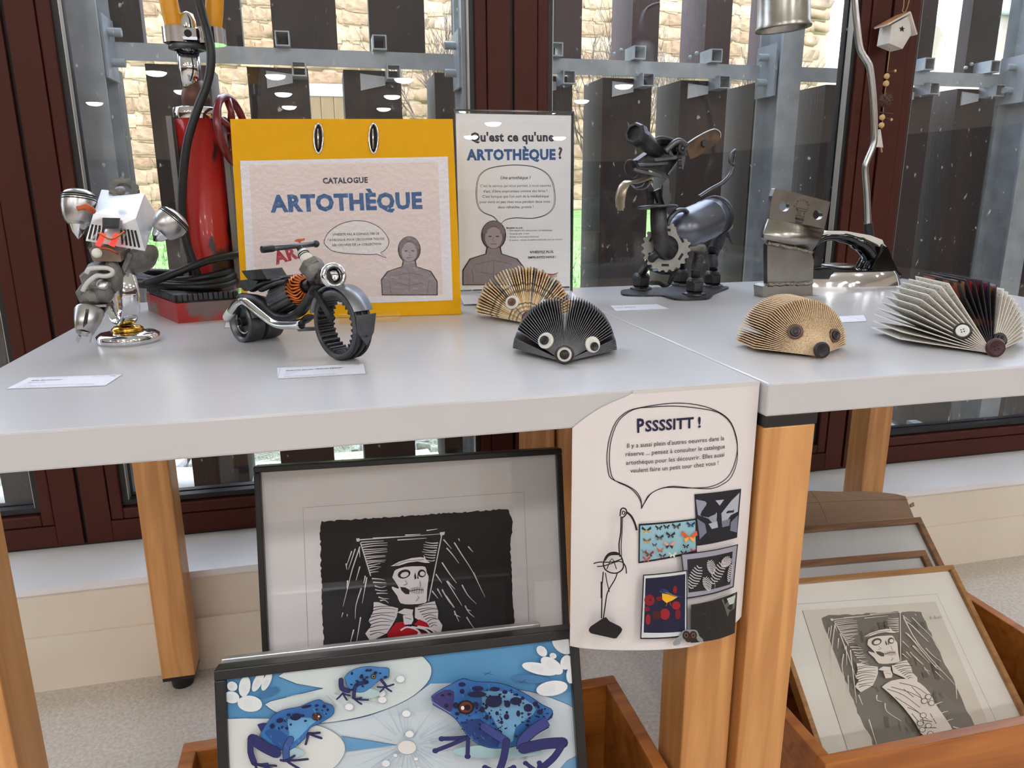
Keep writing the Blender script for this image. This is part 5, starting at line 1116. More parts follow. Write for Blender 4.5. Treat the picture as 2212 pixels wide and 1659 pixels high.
M_TWINE = mat('twine', (168, 140, 104), .9); M_BEAD = mat('wood_bead', (222, 184, 124), .5)
for a in (((270, -120), (262, 60), (250, 115), (265, 140)), ((350, -120), (310, 50), (285, 120), (262, 140))): B().tube(sub2([w9(*q, .02) for q in a]), .0012, 6).build('twine', M_TWINE, orn)
B().tube(sub2([w9(112, 520, .02), w9(100, 640, .02), w9(85, 770, .02), w9(75, 900, .02), w9(60, 1000, .02), w9(40, 1200, .02), w9(25, 1400, .02)]), .0011, 6).build('twine', M_TWINE, orn)
for x, y, r in ((78, 828, 30), (70, 908, 32), (28, 1275, 30), (20, 1360, 30), (168, 770, 15), (128, 1300, 15)): B().ball(w9(x, y, .021), r/5.03*mpp(w9(x, y)), n=14, k=10).build('bead', M_BEAD, orn)
M_TW = mat('dark_twig', (84, 56, 42), .8)
for a, c in (((75, 785), (165, 770)), ((10, 1222), (150, 1240)), ((45, 1285), (125, 1300))): B().tube([w9(*a, .02), w9(*c, .02)], .0022, 6).build('twig', M_TW, orn)
pc = w9(62, 1085, .024); M_CONE = mat('pine_cone', (78, 54, 44), .75, col2=(120, 92, 76), scale=120)
cone = B().ball(pc, (.014, .014, .013), n=12, k=8).build('pine_cone', M_CONE, orn)
b = B()
for i in range(60):
    z = 1-2*(i+.5)/60; a = i*2.39996; rr = math.sqrt(1-z*z); e = V((rr*math.cos(a), rr*math.sin(a), z)); tt = e.cross(V((0, 0, 1))).normalized() if abs(z) < .98 else V((1, 0, 0)); u2 = tt.cross(e)
    b.add([pc+e*.011-tt*.003, pc+e*.011+tt*.003, pc+e*.0185-u2*.003, pc+e*.013-u2*.0045], [(0, 1, 2), (1, 3, 2), (3, 0, 2), (0, 3, 1)])
q = b.build('cone_scales', M_CONE, cone); q['kind'] = 'stuff'
B().prism([w8(1028, 890, .022), w8(1046, 1016, .022), w8(986, 1010, .022)], (0, .008, 0)).build('white_tree', M_WW, orn); B().bar(w8(1030, 1014, .02), w8(1036, 1050, .02), .003, .003).build('tree_trunk', M_RW, orn)
# ================================================================== hanging poster
class Curl:
    def __init__(s, x0, x1, z0, H, Y):
        s.x0, s.W, s.z0, s.H, s.Y = x0, x1-x0, z0, H, Y; s.n = V((0, -1, 0)); s.O = V((x0, Y, z0))
    def y(s, a, b): t = max(0, -b/s.H); f = min(1, max(0, a/s.W)); return s.Y-.034*math.sin(pi*f)**.8*t**1.3-.004*t+.012*max(0, f-.75)*t
    def P(s, a, b, off=0): return V((s.x0+a, s.y(a, b)-off, s.z0+b))
    def uv(s, px, py):
        Y = s.Y
        for _ in range(8): q = ony(px, py, Y); Y = s.y(q.x-s.x0, q.z-s.z0)
        return (q.x-s.x0, q.z-s.z0)
    def at(s, px, py, off=0): a, b = s.uv(px, py); return s.P(a, b, off)
YP = .6725; pz0 = TT-.0008
cu = Curl(ony(1237, 870, YP).x, ony(1641, 830, YP).x, pz0, .29, YP)
cu.H = -cu.uv(1400, 1408)[1]
po = thing('hanging_poster', 'white paper poster taped to the table edge with a speech bubble and small pictures', 'poster', cu.P(cu.W/2, -cu.H))
nx, nz = 26, 26
def btop(f): return -.024*max(0, 1-f/.33)**2.2-(.010 if f < .31 else .0)*(1-f/.31)**.3 if f < .31 else 0
vs = []
for j in range(nz+1):
    for i in range(nx+1):
        f = i/nx; bt = btop(f); bb = -cu.H*(1-.012*abs(math.sin(5*f))); vs.append(cu.P(f*cu.W, bt+(bb-bt)*j/nz))
k = len(vs); vs += [p+V((0, .0003, 0)) for p in vs]; fs = []
for j in range(nz):
    for i in range(nx): a = j*(nx+1)+i; c = a+nx+1; fs += [(a, c, c+1, a+1), (k+a, k+a+1, k+c+1, k+c)]
ps = B().add(vs, fs, True).build('paper_sheet', mat('poster_paper', (230, 224, 223), .65), po)
B().prism([V((ony(1366, 845, YP).x, YP-.0006, TT-.004)), V((cu.x0+cu.W-.001, YP-.0006, TT-.004)), V((cu.x0+cu.W-.001, YP-.0006, TT+.0002)), V((ony(1366, 845, YP).x, YP-.0006, TT+.0002))], (0, .0004, 0)).build('tape_strip', mat('tape', (214, 212, 210), .25), ps)
kP = K(1200, 820, 2.675)
class CPrint(Print):
    def patch(s, col, q, n=7):
        s._m(col); U_ = [V((*s.sh.uv(*p), 0)) for p in q]; vs = []
        for j in range(n+1):
            for i in range(n+1): a = U_[0].lerp(U_[1], i/n); c = U_[3].lerp(U_[2], i/n); w_ = a.lerp(c, j/n); vs.append(s.sh.P(w_.x, w_.y, s.o))
        s.b.add(vs, [(j*(n+1)+i, (j+1)*(n+1)+i, (j+1)*(n+1)+i+1, j*(n+1)+i+1) for j in range(n) for i in range(n)]); return s
pr = CPrint(cu, .0006, .00006)
INK = (34, 30, 32)
b1 = px2([(495, 745), (492, 690), (460, 640), (400, 605), (320, 570), (302, 520), (296, 440), (310, 340), (350, 240), (420, 180), (520, 155), (680, 135), (820, 145), (930, 180), (1000, 230), (1035, 300), (1050, 380), (1040, 460), (1010, 540), (960, 590), (880, 620), (760, 625), (640, 622), (560, 650), (520, 700), (495, 745)], 3)
b2 = px2([(500, 735), (480, 680), (430, 625), (340, 580), (315, 520), (310, 440), (322, 340), (365, 235), (450, 172), (560, 157), (690, 152), (830, 165), (940, 190), (1010, 250), (1040, 330), (1050, 400), (1045, 480), (1015, 560), (970, 600), (900, 628), (790, 625), (680, 615), (600, 630), (540, 665), (515, 705), (500, 735)], 3)
for bb in (b1, b2): pr.stroke(INK, 1.8, [kP(*q) for q in bb])
for tx, a, c, hs_ in (('P', (470, 304), (512, 300), 1.25), ('SSSSITT', (517, 298), (796, 276), 1.0), ('!', (822, 275), (838, 273), .9)): pr.text((38, 38, 66), tx, kP(*a), kP(*c), .03, hscale=hs_)
for tx, a, c in (("Il y a aussi plein d'autres oeuvres dans la", (412, 393), (972, 348)), ('réserve ... pensez à consulter le catalogue', (403, 441), (976, 395)), ('artothèque pour les découvrir. Elles aussi', (405, 491), (972, 442)), ('veulent faire un petit tour chez vous !', (430, 536), (938, 490))): pr.text((62, 58, 60), tx, kP(*a), kP(*c), .004)
def kq(*pts): return [kP(*p) for p in pts]
# dark winged picture
pr.patch((36, 34, 42), kq((800, 660), (1070, 628), (1046, 910), (815, 958)))
for pts in (((808, 690), (860, 700), (930, 770), (925, 850), (880, 800), (820, 780)), ((1060, 650), (1010, 700), (955, 770), (960, 850), (1010, 780), (1050, 760)), ((815, 800), (860, 830), (870, 880), (830, 920)), ((1050, 780), (1010, 820), (1005, 870), (1045, 880)), ((920, 695), (970, 690), (945, 725)), ((880, 830), (930, 815), (935, 850), (900, 860)), ((955, 815), (1005, 800), (1000, 840), (960, 850))): pr.poly(R.choice([(150, 156, 172), (120, 124, 142), (176, 182, 194)]), kq(*pts))
# butterflies
pr.patch((28, 30, 30), kq((478, 830), (809, 798), (813, 992), (475, 1057))); pr.patch((150, 192, 206), kq((486, 840), (803, 808), (806, 982), (483, 1046)))
def bfly(x, y, s, c1, c2):
    for g_ in (-1, 1):
        pr.poly(c1, kq((x, y), (x+g_*s*.9, y-s*.8), (x+g_*s, y-s*.2), (x+g_*s*.4, y+s*.1))); pr.poly(c2, kq((x, y), (x+g_*s*.7, y+s*.2), (x+g_*s*.5, y+s*.7), (x+g_*s*.1, y+s*.3)))
for x, y, s, c1, c2 in ((521, 865, 28, (40, 44, 40), (206, 160, 60)), (592, 852, 20, (36, 36, 36), (50, 50, 48)), (636, 845, 18, (40, 40, 40), (60, 56, 50)), (692, 842, 25, (46, 52, 52), (90, 90, 84)), (775, 832, 24, (40, 60, 110), (60, 90, 130)), (522, 925, 23, (120, 90, 60), (210, 170, 90)), (593, 905, 24, (46, 50, 46), (110, 110, 90)), (657, 890, 26, (38, 44, 54), (60, 60, 64)), (765, 900, 46, (224, 96, 50), (240, 176, 60)), (563, 945, 14, (60, 60, 60), (90, 80, 70)), (648, 945, 32, (220, 160, 140), (60, 50, 50)), (742, 952, 18, (40, 44, 44), (50, 54, 60)), (502, 980, 16, (120, 150, 130), (90, 100, 90)), (530, 995, 26, (150, 40, 44), (90, 40, 40)), (592, 972, 20, (206, 96, 70), (180, 80, 60)), (605, 1005, 20, (50, 50, 50), (120, 80, 60)), (662, 998, 22, (216, 214, 196), (230, 228, 214)), (512, 1022, 24, (190, 70, 64), (170, 90, 80)), (725, 985, 18, (40, 40, 40), (170, 40, 40)), (780, 972, 18, (190, 40, 50), (60, 40, 40))): bfly(x, y, s, c1, c2)
# zebras
pr.patch((36, 34, 40), kq((708, 990), (1037, 935), (1012, 1182), (740, 1248))); pr.patch((158, 156, 170), kq((714, 996), (1030, 942), (1006, 1176), (744, 1240))); pr.patch((40, 38, 42), kq((744, 1022), (1006, 976), (992, 1165), (752, 1212)))
for cx_, cy_, hx, hy, ang in ((790, 1120, 34, 70, .4), (880, 1060, 24, 40, -.2), (920, 1090, 30, 75, .5), (965, 1030, 26, 35, .8), (985, 1090, 14, 50, .2), (850, 1150, 24, 40, -.3)):
    for i in range(9):
        t = -1+2*(i+.5)/9; y0 = t*hy; w0 = hx*math.sqrt(max(0, 1-t*t)); p = []
        for u_ in (-1, 0, 1): x_, y_ = u_*w0, y0+8*(1-u_*u_); p.append((min(1000, max(750, cx_+x_*math.cos(ang)-y_*math.sin(ang))), cy_+x_*math.sin(ang)+y_*math.cos(ang)))
        pr.stroke((206, 202, 206), 2.0, kq(*px2(p, 3)))
# bird
pr.patch((30, 30, 34), kq((484, 1100), (737, 1073), (737, 1452), (467, 1468))); pr.patch((206, 212, 214), kq((490, 1106), (731, 1080), (731, 1444), (474, 1460))); pr.patch((30, 30, 58), kq((498, 1121), (725, 1096), (723, 1424), (487, 1431)))
for x, y, rx, ry, c in ((520, 1245, 30, 32, (134, 24, 34)), (512, 1355, 14, 30, (150, 30, 40)), (608, 1325, 28, 32, (150, 30, 44)), (560, 1330, 26, 26, (70, 30, 24)), (672, 1275, 24, 24, (156, 30, 42)), (682, 1325, 16, 30, (120, 24, 36)), (665, 1185, 12, 22, (130, 24, 34)), (505, 1295, 16, 14, (120, 24, 34)), (575, 1235, 18, 14, (110, 24, 30))): pr.ell(c, kP(x, y), rx/2.675, ry/2.675)
pr.poly((236, 178, 40), kq((590, 1205), (620, 1200), (650, 1215), (680, 1225), (650, 1245), (615, 1260), (592, 1240))); pr.poly((44, 62, 106), kq((572, 1195), (590, 1178), (615, 1182), (640, 1205), (715, 1228), (660, 1224), (622, 1210), (592, 1206)))
pr.poly((120, 116, 40), kq((612, 1196), (640, 1205), (655, 1218), (625, 1210))); pr.ell((10, 10, 12), kP(592, 1190), 1.6, 1.6)
for a, c in (((620, 1258), (612, 1278)), ((635, 1255), (640, 1275))): pr.stroke((200, 110, 60), 1.0, kq(a, c))
# dark landscape
pr.patch((40, 36, 34), kq((755, 1270), (1020, 1196), (1006, 1432), (752, 1487)))
for pts in (((930, 1240), (1012, 1205), (1005, 1290), (975, 1310), (965, 1340), (950, 1290)), ((960, 1235), (1010, 1215), (1000, 1262), (975, 1270))): pr.poly((96, 104, 92) if pts[0][0] == 930 else (196, 204, 200), kq(*pts))
for _ in range(14): x, y = R.uniform(775, 960), R.uniform(1290, 1420); pr.stroke((70, 74, 66), .9, kq((x, y), (x+R.uniform(4, 18), y-R.uniform(2, 8))))
# peeking face
pr.poly((140, 146, 150), kq(*px2([(655, 1500), (650, 1480), (690, 1440), (705, 1415), (745, 1408), (785, 1412), (800, 1445), (822, 1465), (815, 1482), (790, 1470), (780, 1455), (740, 1475), (700, 1465), (690, 1490)], 2)))
for x in (725, 765): pr.ell((52, 36, 30), kP(x, 1440), 8, 9.5); pr.ell((110, 84, 66), kP(x, 1440), 4.5, 5.5); pr.ell((20, 16, 16), kP(x, 1440), 2.2, 2.6)
pr.ell((56, 40, 34), kP(738, 1466), 7, 5)
for a, c in (((700, 1420), (675, 1405)), ((780, 1412), (805, 1385))): pr.stroke(INK, .8, kq(a, c))
# wire bird
for w_, pts in ((3, ((346, 760), (348, 740), (352, 720), (365, 714), (380, 722), (382, 745), (365, 765), (348, 765))), (2.4, ((358, 750), (362, 730), (375, 740), (365, 752))), (4.5, ((382, 735), (410, 760), (430, 800), (441, 840))), (3, ((352, 765), (350, 850), (340, 920), (345, 990))), (2, ((360, 765), (357, 850), (352, 930), (355, 985))), (3, ((250, 1030), (265, 990), (290, 968), (325, 966), (350, 985), (365, 1030), (360, 1060), (330, 1082), (290, 1080), (260, 1060), (250, 1030))), (5, ((258, 1010), (275, 985), (300, 975), (340, 975))), (2.5, ((195, 1028), (230, 1020), (300, 1020), (360, 1000))), (2.5, ((215, 1045), (260, 1040), (340, 1015), (375, 1040), (382, 1085))), (2, ((270, 1060), (300, 1000), (325, 1060))), (2.5, ((250, 1075), (245, 1130), (240, 1170), (242, 1230), (240, 1340))), (2.5, ((330, 1080), (315, 1120), (275, 1190), (262, 1260), (250, 1345))), (2, ((262, 1080), (270, 1130), (285, 1190))), (4, ((240, 1130), (240, 1225)))): pr.stroke(INK, w_, kq(*px2(pts, 3)))
pr.poly(INK, kq((168, 1400), (178, 1385), (245, 1340), (265, 1332), (285, 1355), (345, 1385), (358, 1400), (352, 1418), (325, 1452), (310, 1454), (180, 1425), (168, 1412)))
pr.build('printed_picture', ps)
# ================================================================== framed pictures
M_FBLK = mat('black_frame', (26, 25, 26), .38); M_MATB = mat('mat_board', (236, 230, 233), .75); M_PGL = glassmat('picture_glass', (253, 254, 253), 1.45)
M_OAK = wood('oak_frame', (138, 98, 62), (110, 74, 46), 16, 0); M_BOX = wood('bin_wood', (196, 122, 52), (160, 92, 34), 7, 0, coat=.35)
def framesheet(TL, TR, lean, base=None):
    """leaning sheet: O at the top left corner, v up along the lean"""
    u = (TR-TL).normalized(); nb = V((-u.y, u.x, 0)); v = V((0, 0, 1))*math.cos(lean)+nb*math.sin(lean); return Sheet(TL, u, v)
def picture(name, label, S, W, H, bw, dep, M, Mboard=M_MATB, group=None, inner=True):
    c = S.P(W/2, -H, -dep/2); t = thing(name, label, 'picture frame', c, group)
    for nm, a0, a1, b0, b1 in (('frame_bar', 0, W, -bw, 0), ('frame_bar', 0, W, -H, -H+bw), ('frame_bar', 0, bw, -H+bw, -bw), ('frame_bar', W-bw, W, -H+bw, -bw)):
        B().box(S.P((a0+a1)/2, (b0+b1)/2, -dep/2), S.u*(a1-a0)/2, S.v*(b1-b0)/2, S.n*dep/2, .0012).build(nm, M, t)
    bd = B().prism([S.P(bw, -H+bw, -.009), S.P(W-bw, -H+bw, -.009), S.P(W-bw, -bw, -.009), S.P(bw, -bw, -.009)], -S.n*.004).build('mount_board', Mboard, t)
    B().prism([S.P(bw, -H+bw, -.004), S.P(W-bw, -H+bw, -.004), S.P(W-bw, -bw, -.004), S.P(bw, -bw, -.004)], -S.n*.002).build('glass_pane', M_PGL, t)
    return t, bd
def inner_sheet(S, d=-.009): return Sheet(S.O+S.n*d, S.u, S.v)
# ---- skull print
sc_ = .38/.4
S1 = framesheet(CAM+(V((-.112, .943, .622))-CAM)*sc_, CAM+(V((.287, .914, .622))-CAM)*sc_, math.radians(13.95))
W1, H1 = .38, .555
pic1, bd1 = picture('framed_print', 'black framed linocut of a skull in a hat leaning under the table', S1, W1, H1, .0075, .024, M_FBLK)
kc, kk = K(520, 940, 2.989), K(690, 1120, 3.0238)
I1 = inner_sheet(S1); pr = Print(I1, .0003, .00004)
pr.stroke((184, 176, 178), 1.2, [kc(438, 1400), kc(402, 468), kc(1828, 366), kc(1862, 1230)])
BK = (30, 28, 30); WH = (228, 221, 224)
def rag(a, b_, n, j): return [(a[0]+(b_[0]-a[0])*i/n+R.uniform(-j, j), a[1]+(b_[1]-a[1])*i/n+R.uniform(-j, j)) for i in range(n)]
pr.poly(BK, [kc(*q) for q in rag((520, 558), (1700, 478), 70, 5)+rag((1725, 476), (1757, 560), 6, 3)+rag((1757, 560), (1742, 720), 10, 5)+rag((1740, 720), (1752, 960), 14, 5)+rag((1750, 960), (1775, 1300), 16, 5)+rag((1775, 1300), (548, 1480), 40, 4)+rag((540, 1450), (522, 1000), 26, 5)+rag((522, 1000), (512, 580), 24, 5)])
def skull_art(pr, T, WH, BK, RED, ws=1.0):
    def tp(pts): return [T(*q) for q in pts]
    def st(w_, *pts): pr.stroke(WH, (w_[0]*ws, w_[1]*ws) if isinstance(w_, tuple) else w_*ws, tp(px2(pts, 3) if len(pts) > 2 else pts))
    def pl(c, *pts): pr.poly(c, tp(pts))
    rr = random.Random(4)
    for a, c in (((245, 140), (800, 100)), ((350, 128), (520, 118)), ((510, 140), (700, 128)), ((560, 108), (660, 102)), ((700, 78), (770, 68)), ((270, 155), (420, 145))): st((2.4, 1.0), a, c)
    st(2.2, (268, 158), (335, 375)); st(2.2, (800, 102), (712, 540)); pl(WH, (240, 130), (262, 128), (262, 150), (244, 150)); pl(WH, (785, 90), (820, 86), (815, 106), (790, 112))
    for i in range(13):
        y = 165+i*15; x0_ = 272+(y-160)*.3; x1_ = 445-8*rr.random()*i/3-(30 if i > 8 else 0); st((2.6, .8), (x0_, y+8), ((x0_+x1_)/2, y+rr.uniform(-4, 6)), (x1_, y+rr.uniform(-12, 2)))
    for i in range(8):
        y = 152+i*16; x1_ = 785-(y-100)*.2; st((1.0, 2.6), (670+rr.uniform(0, 25), y), (730, y+rr.uniform(4, 12)), (x1_, y+6))
    for i in range(7): y = 390+i*24; st((2.6, .8), (345+rr.uniform(-5, 10)+i*7, y), (390+i*6, y+rr.uniform(-4, 12)), (425+i*4+rr.uniform(0, 10), y+rr.uniform(0, 16)))
    for seg in (((880, 155), (930, 235), (1000, 345), (1080, 510)), ((810, 135), (862, 195)), ((830, 190), (870, 235), (910, 290)), ((800, 285), (850, 360), (895, 420)), ((830, 405), (930, 565)), ((835, 405), (885, 460)), ((930, 430), (970, 500), (1025, 555)), ((735, 470), (775, 520)), ((760, 360), (800, 420)), ((770, 455), (800, 510)), ((800, 460), (840, 530), (880, 580)), ((825, 500), (880, 575)), ((880, 600), (910, 670)), ((950, 565), (975, 610), (1010, 640)), ((960, 640), (985, 680), (1015, 720)), ((970, 180), (1002, 216)), ((908, 128), (915, 145)), ((880, 620), (920, 640)), ((960, 590), (990, 600)), ((1005, 350), (1060, 470)),
                ((235, 195), (190, 330)), ((212, 210), (180, 300)), ((265, 180), (215, 330), (180, 470), (155, 570)), ((265, 310), (240, 400)), ((310, 380), (280, 550)), ((275, 450), (240, 560), (235, 650)), ((270, 640), (240, 820)), ((225, 720), (200, 815)), ((155, 610), (145, 640)), ((185, 400), (180, 450)), ((300, 370), (290, 420)), ((183, 620), (181, 636)), ((175, 290), (180, 330)), ((260, 190), (265, 250))): st((2.8, .9), *seg)
    pl(WH, (465, 308), (520, 278), (600, 255), (660, 248), (682, 252), (680, 232), (694, 262), (722, 286), (690, 286), (640, 276), (580, 284), (520, 304)); pr.stroke(BK, 1.1*ws, tp(((490, 302), (560, 275), (680, 264))))
    pl(WH, *px2([(488, 345), (500, 330), (560, 312), (640, 308), (690, 312), (700, 350), (712, 375), (708, 420), (702, 470), (700, 520), (690, 546), (600, 556), (530, 548), (508, 500), (475, 455), (478, 440), (520, 455), (500, 415), (476, 380)], 2))
    pr.ell(BK, T(553, 358), 14*ws, 9.5*ws, -.3); pr.ell(WH, T(556, 362), 9*ws, 5.5*ws, -.3); pr.ell(BK, T(668, 354), 8.5*ws, 8.5*ws); pr.ell(WH, T(672, 356), 5.5*ws, 5*ws); pl(BK, (625, 345), (634, 385), (622, 395), (618, 370)); pl(BK, (642, 345), (648, 390), (638, 388))
    pl(BK, (528, 442), (560, 445), (590, 462), (586, 490), (560, 488), (535, 465)); pr.stroke(BK, 1.6*ws, tp(((590, 470), (640, 458), (680, 462))))
    for i in range(8): pr.stroke(BK, .9*ws, tp(((598+i*11, 440+abs(i-4)*2), (600+i*11, 488-abs(i-4)*2))))
    pr.stroke(BK, 1*ws, tp(((550, 430), (575, 420), (560, 400)))); pr.stroke(BK, 1*ws, tp(((630, 535), (650, 510), (640, 500)))); pr.stroke(BK, 1*ws, tp(((655, 400), (660, 440))))
    for sgn, pts in ((1, ((355, 540), (385, 540), (440, 560), (515, 580), (505, 635), (475, 690), (440, 742), (335, 796), (300, 745), (340, 690), (322, 662), (352, 600))), (-1, ((625, 572), (700, 545), (752, 533), (775, 600), (772, 645), (802, 690), (790, 750), (730, 712), (690, 682), (622, 640)))):
        pl(WH, *pts); xs = [p[0] for p in pts]
        for i in range(9):
            y = 565+i*22; x0_ = min(xs)+20+rr.uniform(0, 20); x1_ = max(xs)-10-rr.uniform(0, 30)
            if sgn > 0: x1_ = min(x1_, 515-(y-580)*.45)
            else: y = 560+i*16; x0_ = 630+i*12
            pr.stroke(BK, (1.8*ws, .8*ws), tp(px2([(x0_, y+12), ((x0_+x1_)/2, y-4+rr.uniform(-6, 6)), (x1_, y+rr.uniform(-8, 10))], 3)))
    pl(WH, (508, 606), (555, 580), (612, 588), (606, 618), (560, 622)); pl(WH, (545, 625), (608, 618), (614, 655), (600, 682), (552, 686)); pr.stroke(BK, 1*ws, tp(((560, 640), (600, 650))))
    if RED:
        pl(RED, (442, 742), (500, 672), (545, 664), (560, 690), (640, 725), (700, 742), (706, 768), (560, 784), (460, 792)); pl(RED, (618, 684), (650, 650), (700, 672), (722, 704), (660, 704))
        for seg in (((530, 722), (575, 700), (640, 722), (662, 760)), ((600, 700), (680, 712), (722, 742)), ((640, 696), (720, 712), (765, 748)), ((700, 706), (760, 716), (792, 746)), ((640, 745), (690, 752), (720, 748)), ((545, 765), (620, 775), (680, 765))): st(3.6, *seg)
skull_art(pr, kk, WH, BK, (172, 18, 30))
pr.build('linocut_print', bd1)
# ---- frog painting
S2 = framesheet(CAM+(V((-.148, .747, .468))-CAM)*sc_, CAM+(V((.252, .730, .468))-CAM)*sc_, math.radians(18.1))
W2, H2 = .38, .43
pic2, bd2 = picture('framed_painting', 'black framed painting of blue spotted frogs on water lilies', S2, W2, H2, .0105, .024, M_FBLK, mat('canvas_white', (214, 212, 208), .7))
I2 = inner_sheet(S2); pr = Print(I2, .0003, .00004); kA, kB = K(460, 1370, 2.6458), K(880, 1340, 2.1167)
def A(*p): return [kA(*q) for q in p]
def Bz(*p): return [kB(*q) for q in p]
SKYB, PAD, OUT = (98, 162, 212), (226, 234, 238), (62, 84, 130)
pr.poly(SKYB, [kA(62, 245), kB(757, 82), kB(800, 1100), kA(90, 1400)])
pad2 = A(*px2([(540, 506), (700, 500), (900, 462), (1100, 375), (1240, 282)], 3))+Bz(*px2([(300, 285), (560, 325), (700, 370), (770, 410), (800, 480), (790, 600), (700, 675), (640, 900)], 3))+A((500, 1300), (300, 800), (400, 560)); pr.poly((216, 226, 238), pad2); pr.stroke(OUT, 1.2, pad2[:13]); pr.stroke(OUT, 1.2, pad2[13:34])
c0 = kA(1108, 628)
for i in range(46): a = 2*pi*i/46+R.uniform(-.05, .05); r0, r1 = R.uniform(26, 40), R.uniform(60, 170); pr.stroke(R.choice([(196, 210, 224), (228, 232, 234), (186, 204, 224)]), (1.8, .5), [(c0[0]+r0*math.cos(a), c0[1]+r0*.7*math.sin(a)), (c0[0]+r1*math.cos(a), c0[1]+r1*.75*math.sin(a))])
pr.poly(SKYB, A((735, 578), (1050, 628), (762, 665))); pr.stroke(OUT, 1.2, A((735, 578), (1050, 628)))
pad1 = A((630, 305), (480, 280), (375, 238), (420, 205), (560, 165))+A(*px2([(700, 142), (900, 116), (1150, 108), (1225, 150), (1250, 205), (1220, 280), (1110, 370), (920, 448), (700, 496), (560, 502), (430, 470), (340, 430), (298, 396)], 3))+A((330, 378)); pr.poly(PAD, pad1); pr.stroke(OUT, 1.3, pad1, closed=True)
for i in range(24): a = R.uniform(0, pi); r1 = R.uniform(80, 230); x, y = kA(640, 305); pr.stroke((210, 218, 220), (1.2, .4), [(x+30*math.cos(a-.6), y+14*math.sin(a-.6)), (x+r1*math.cos(a-.6), y+r1*.28*math.sin(a-.6))])
pad3 = A((74, 478), (200, 474))+A(*px2([(330, 475), (540, 502), (650, 530), (732, 585), (757, 650), (730, 715), (670, 770), (500, 850)], 3))+A((80, 900)); pr.poly((228, 230, 230), pad3); pr.stroke((130, 150, 180), 1.4, pad3[1:24])
def petals(k, L, sc):
    for x, y, rx, ry, a in L:
        pr.ell((232, 236, 238), k(x, y), rx/sc, ry/sc, a)
        for i in range(5): t = -.6+1.2*i/4; q = k(x, y); pr.stroke((196, 212, 226), .5, [(q[0]-rx/sc*.5*math.cos(a)-t*ry/sc*.7*math.sin(a), q[1]-rx/sc*.5*math.sin(a)+t*ry/sc*.7*math.cos(a)), (q[0]+rx/sc*.2*math.cos(a)-t*ry/sc*.6*math.sin(a), q[1]+rx/sc*.2*math.sin(a)+t*ry/sc*.6*math.cos(a))])
pr.ell((70, 120, 170), kA(320, 330), 24, 9, -.4)
petals(kA, ((260, 265, 62, 24, -1.1), (310, 262, 58, 22, -1.15), (185, 292, 58, 33, -1.4), (115, 290, 30, 27, .4), (112, 352, 44, 34, .2), (215, 388, 70, 46, .1)), 2.6458)
pr.ell((74, 126, 176), kB(560, 262), 40, 9, .05)
petals(kB, ((705, 105, 55, 36, .7), (610, 135, 28, 20, .8), (600, 215, 82, 26, .22), (655, 200, 58, 30, .6), (720, 185, 26, 34, .3), (660, 155, 16, 13, .3), (655, 302, 72, 34, -.15), (742, 240, 22, 40, .1)), 2.1167)
for x, y in ((1070, 245), (962, 325), (968, 362), (780, 402), (1104, 440), (1122, 556), (988, 722), (1042, 676), (1158, 696), (1172, 750), (1070, 752)): q = kA(x, y); r = 4 if (x, y) in ((1042, 676), (1158, 696), (1172, 750), (1070, 752)) else 8; pr.ell((150, 172, 196), (q[0]+.8, q[1]+1), r*1.15, r*.95); pr.ell((238, 240, 240), q, r*1.1, r*.88)
q = kA(1108, 630); pr.ell((140, 160, 186), (q[0]+.6, q[1]+1), 20, 15); pr.ell((230, 228, 224), q, 19.5, 14.5)
BL, DK, LT = (56, 112, 178), (46, 48, 104), (110, 170, 214)
def inside(P, x, y):
    c = False
    for i in range(len(P)):
        (x1_, y1_), (x2_, y2_) = P[i], P[i-1]
        if (y1_ > y) != (y2_ > y) and x < (x2_-x1_)*(y-y1_)/(y2_-y1_)+x1_: c = not c
    return c
def spots(P, n, r0, r1, box):
    k_ = 0
    for _ in range(n*30):
        x, y = R.uniform(box[0], box[2]), R.uniform(box[1], box[3])
        if inside(P, x, y): pr.ell((24, 28, 62), (x, y), R.uniform(r0, r1)*1.15, R.uniform(r0, r1)*.9, R.uniform(-.5, .5), 10); k_ += 1
        if k_ >= n: break
def limb(col, w_, k, *pts): pr.stroke((26, 26, 56), w_+1.8, [k(*q) for q in px2(pts, 4)], rnd=True); pr.stroke(col, w_, [k(*q) for q in px2(pts, 4)], rnd=True)
def toes(k, o_, L, w_=3.2):
    for q in L: limb(DK, w_, k, o_, ((o_[0]+q[0])/2, (o_[1]+q[1])/2+2), q); pr.ell(DK, k(*q), w_*.95, w_*.8)
# left frog
pr.ell((170, 200, 210), kA(430, 660), 36, 12); pr.poly(DK, A(*px2([(260, 500), (290, 490), (330, 495), (320, 530), (280, 540)], 2)))
f1 = A(*px2([(275, 560), (310, 500), (360, 442), (420, 415), (500, 400), (570, 370), (612, 360), (640, 378), (682, 392), (694, 420), (680, 450), (600, 498), (555, 520), (525, 580), (450, 640), (390, 642), (330, 620)], 3)); pr.stroke((26, 26, 56), 2, f1, closed=True); pr.poly(BL, f1)
pr.poly(LT, A(*px2([(430, 470), (520, 460), (600, 470), (560, 505), (500, 570), (450, 600), (440, 540)], 2))); pr.poly((40, 86, 150), A(*px2([(300, 545), (340, 520), (430, 560), (420, 630), (380, 640)], 2)))
toes(kA, (550, 548), ((612, 545), (622, 575), (535, 608)))
limb((62, 88, 150), 13, kA, (450, 580), (425, 630), (425, 690)); toes(kA, (425, 700), ((545, 692), (498, 745), (470, 672), (395, 695)))
limb(DK, 20, kA, (370, 655), (300, 620), (235, 575)); limb(DK, 11, kA, (225, 575), (225, 650), (245, 710)); toes(kA, (250, 715), ((390, 752), (368, 725), (280, 790), (320, 712)))
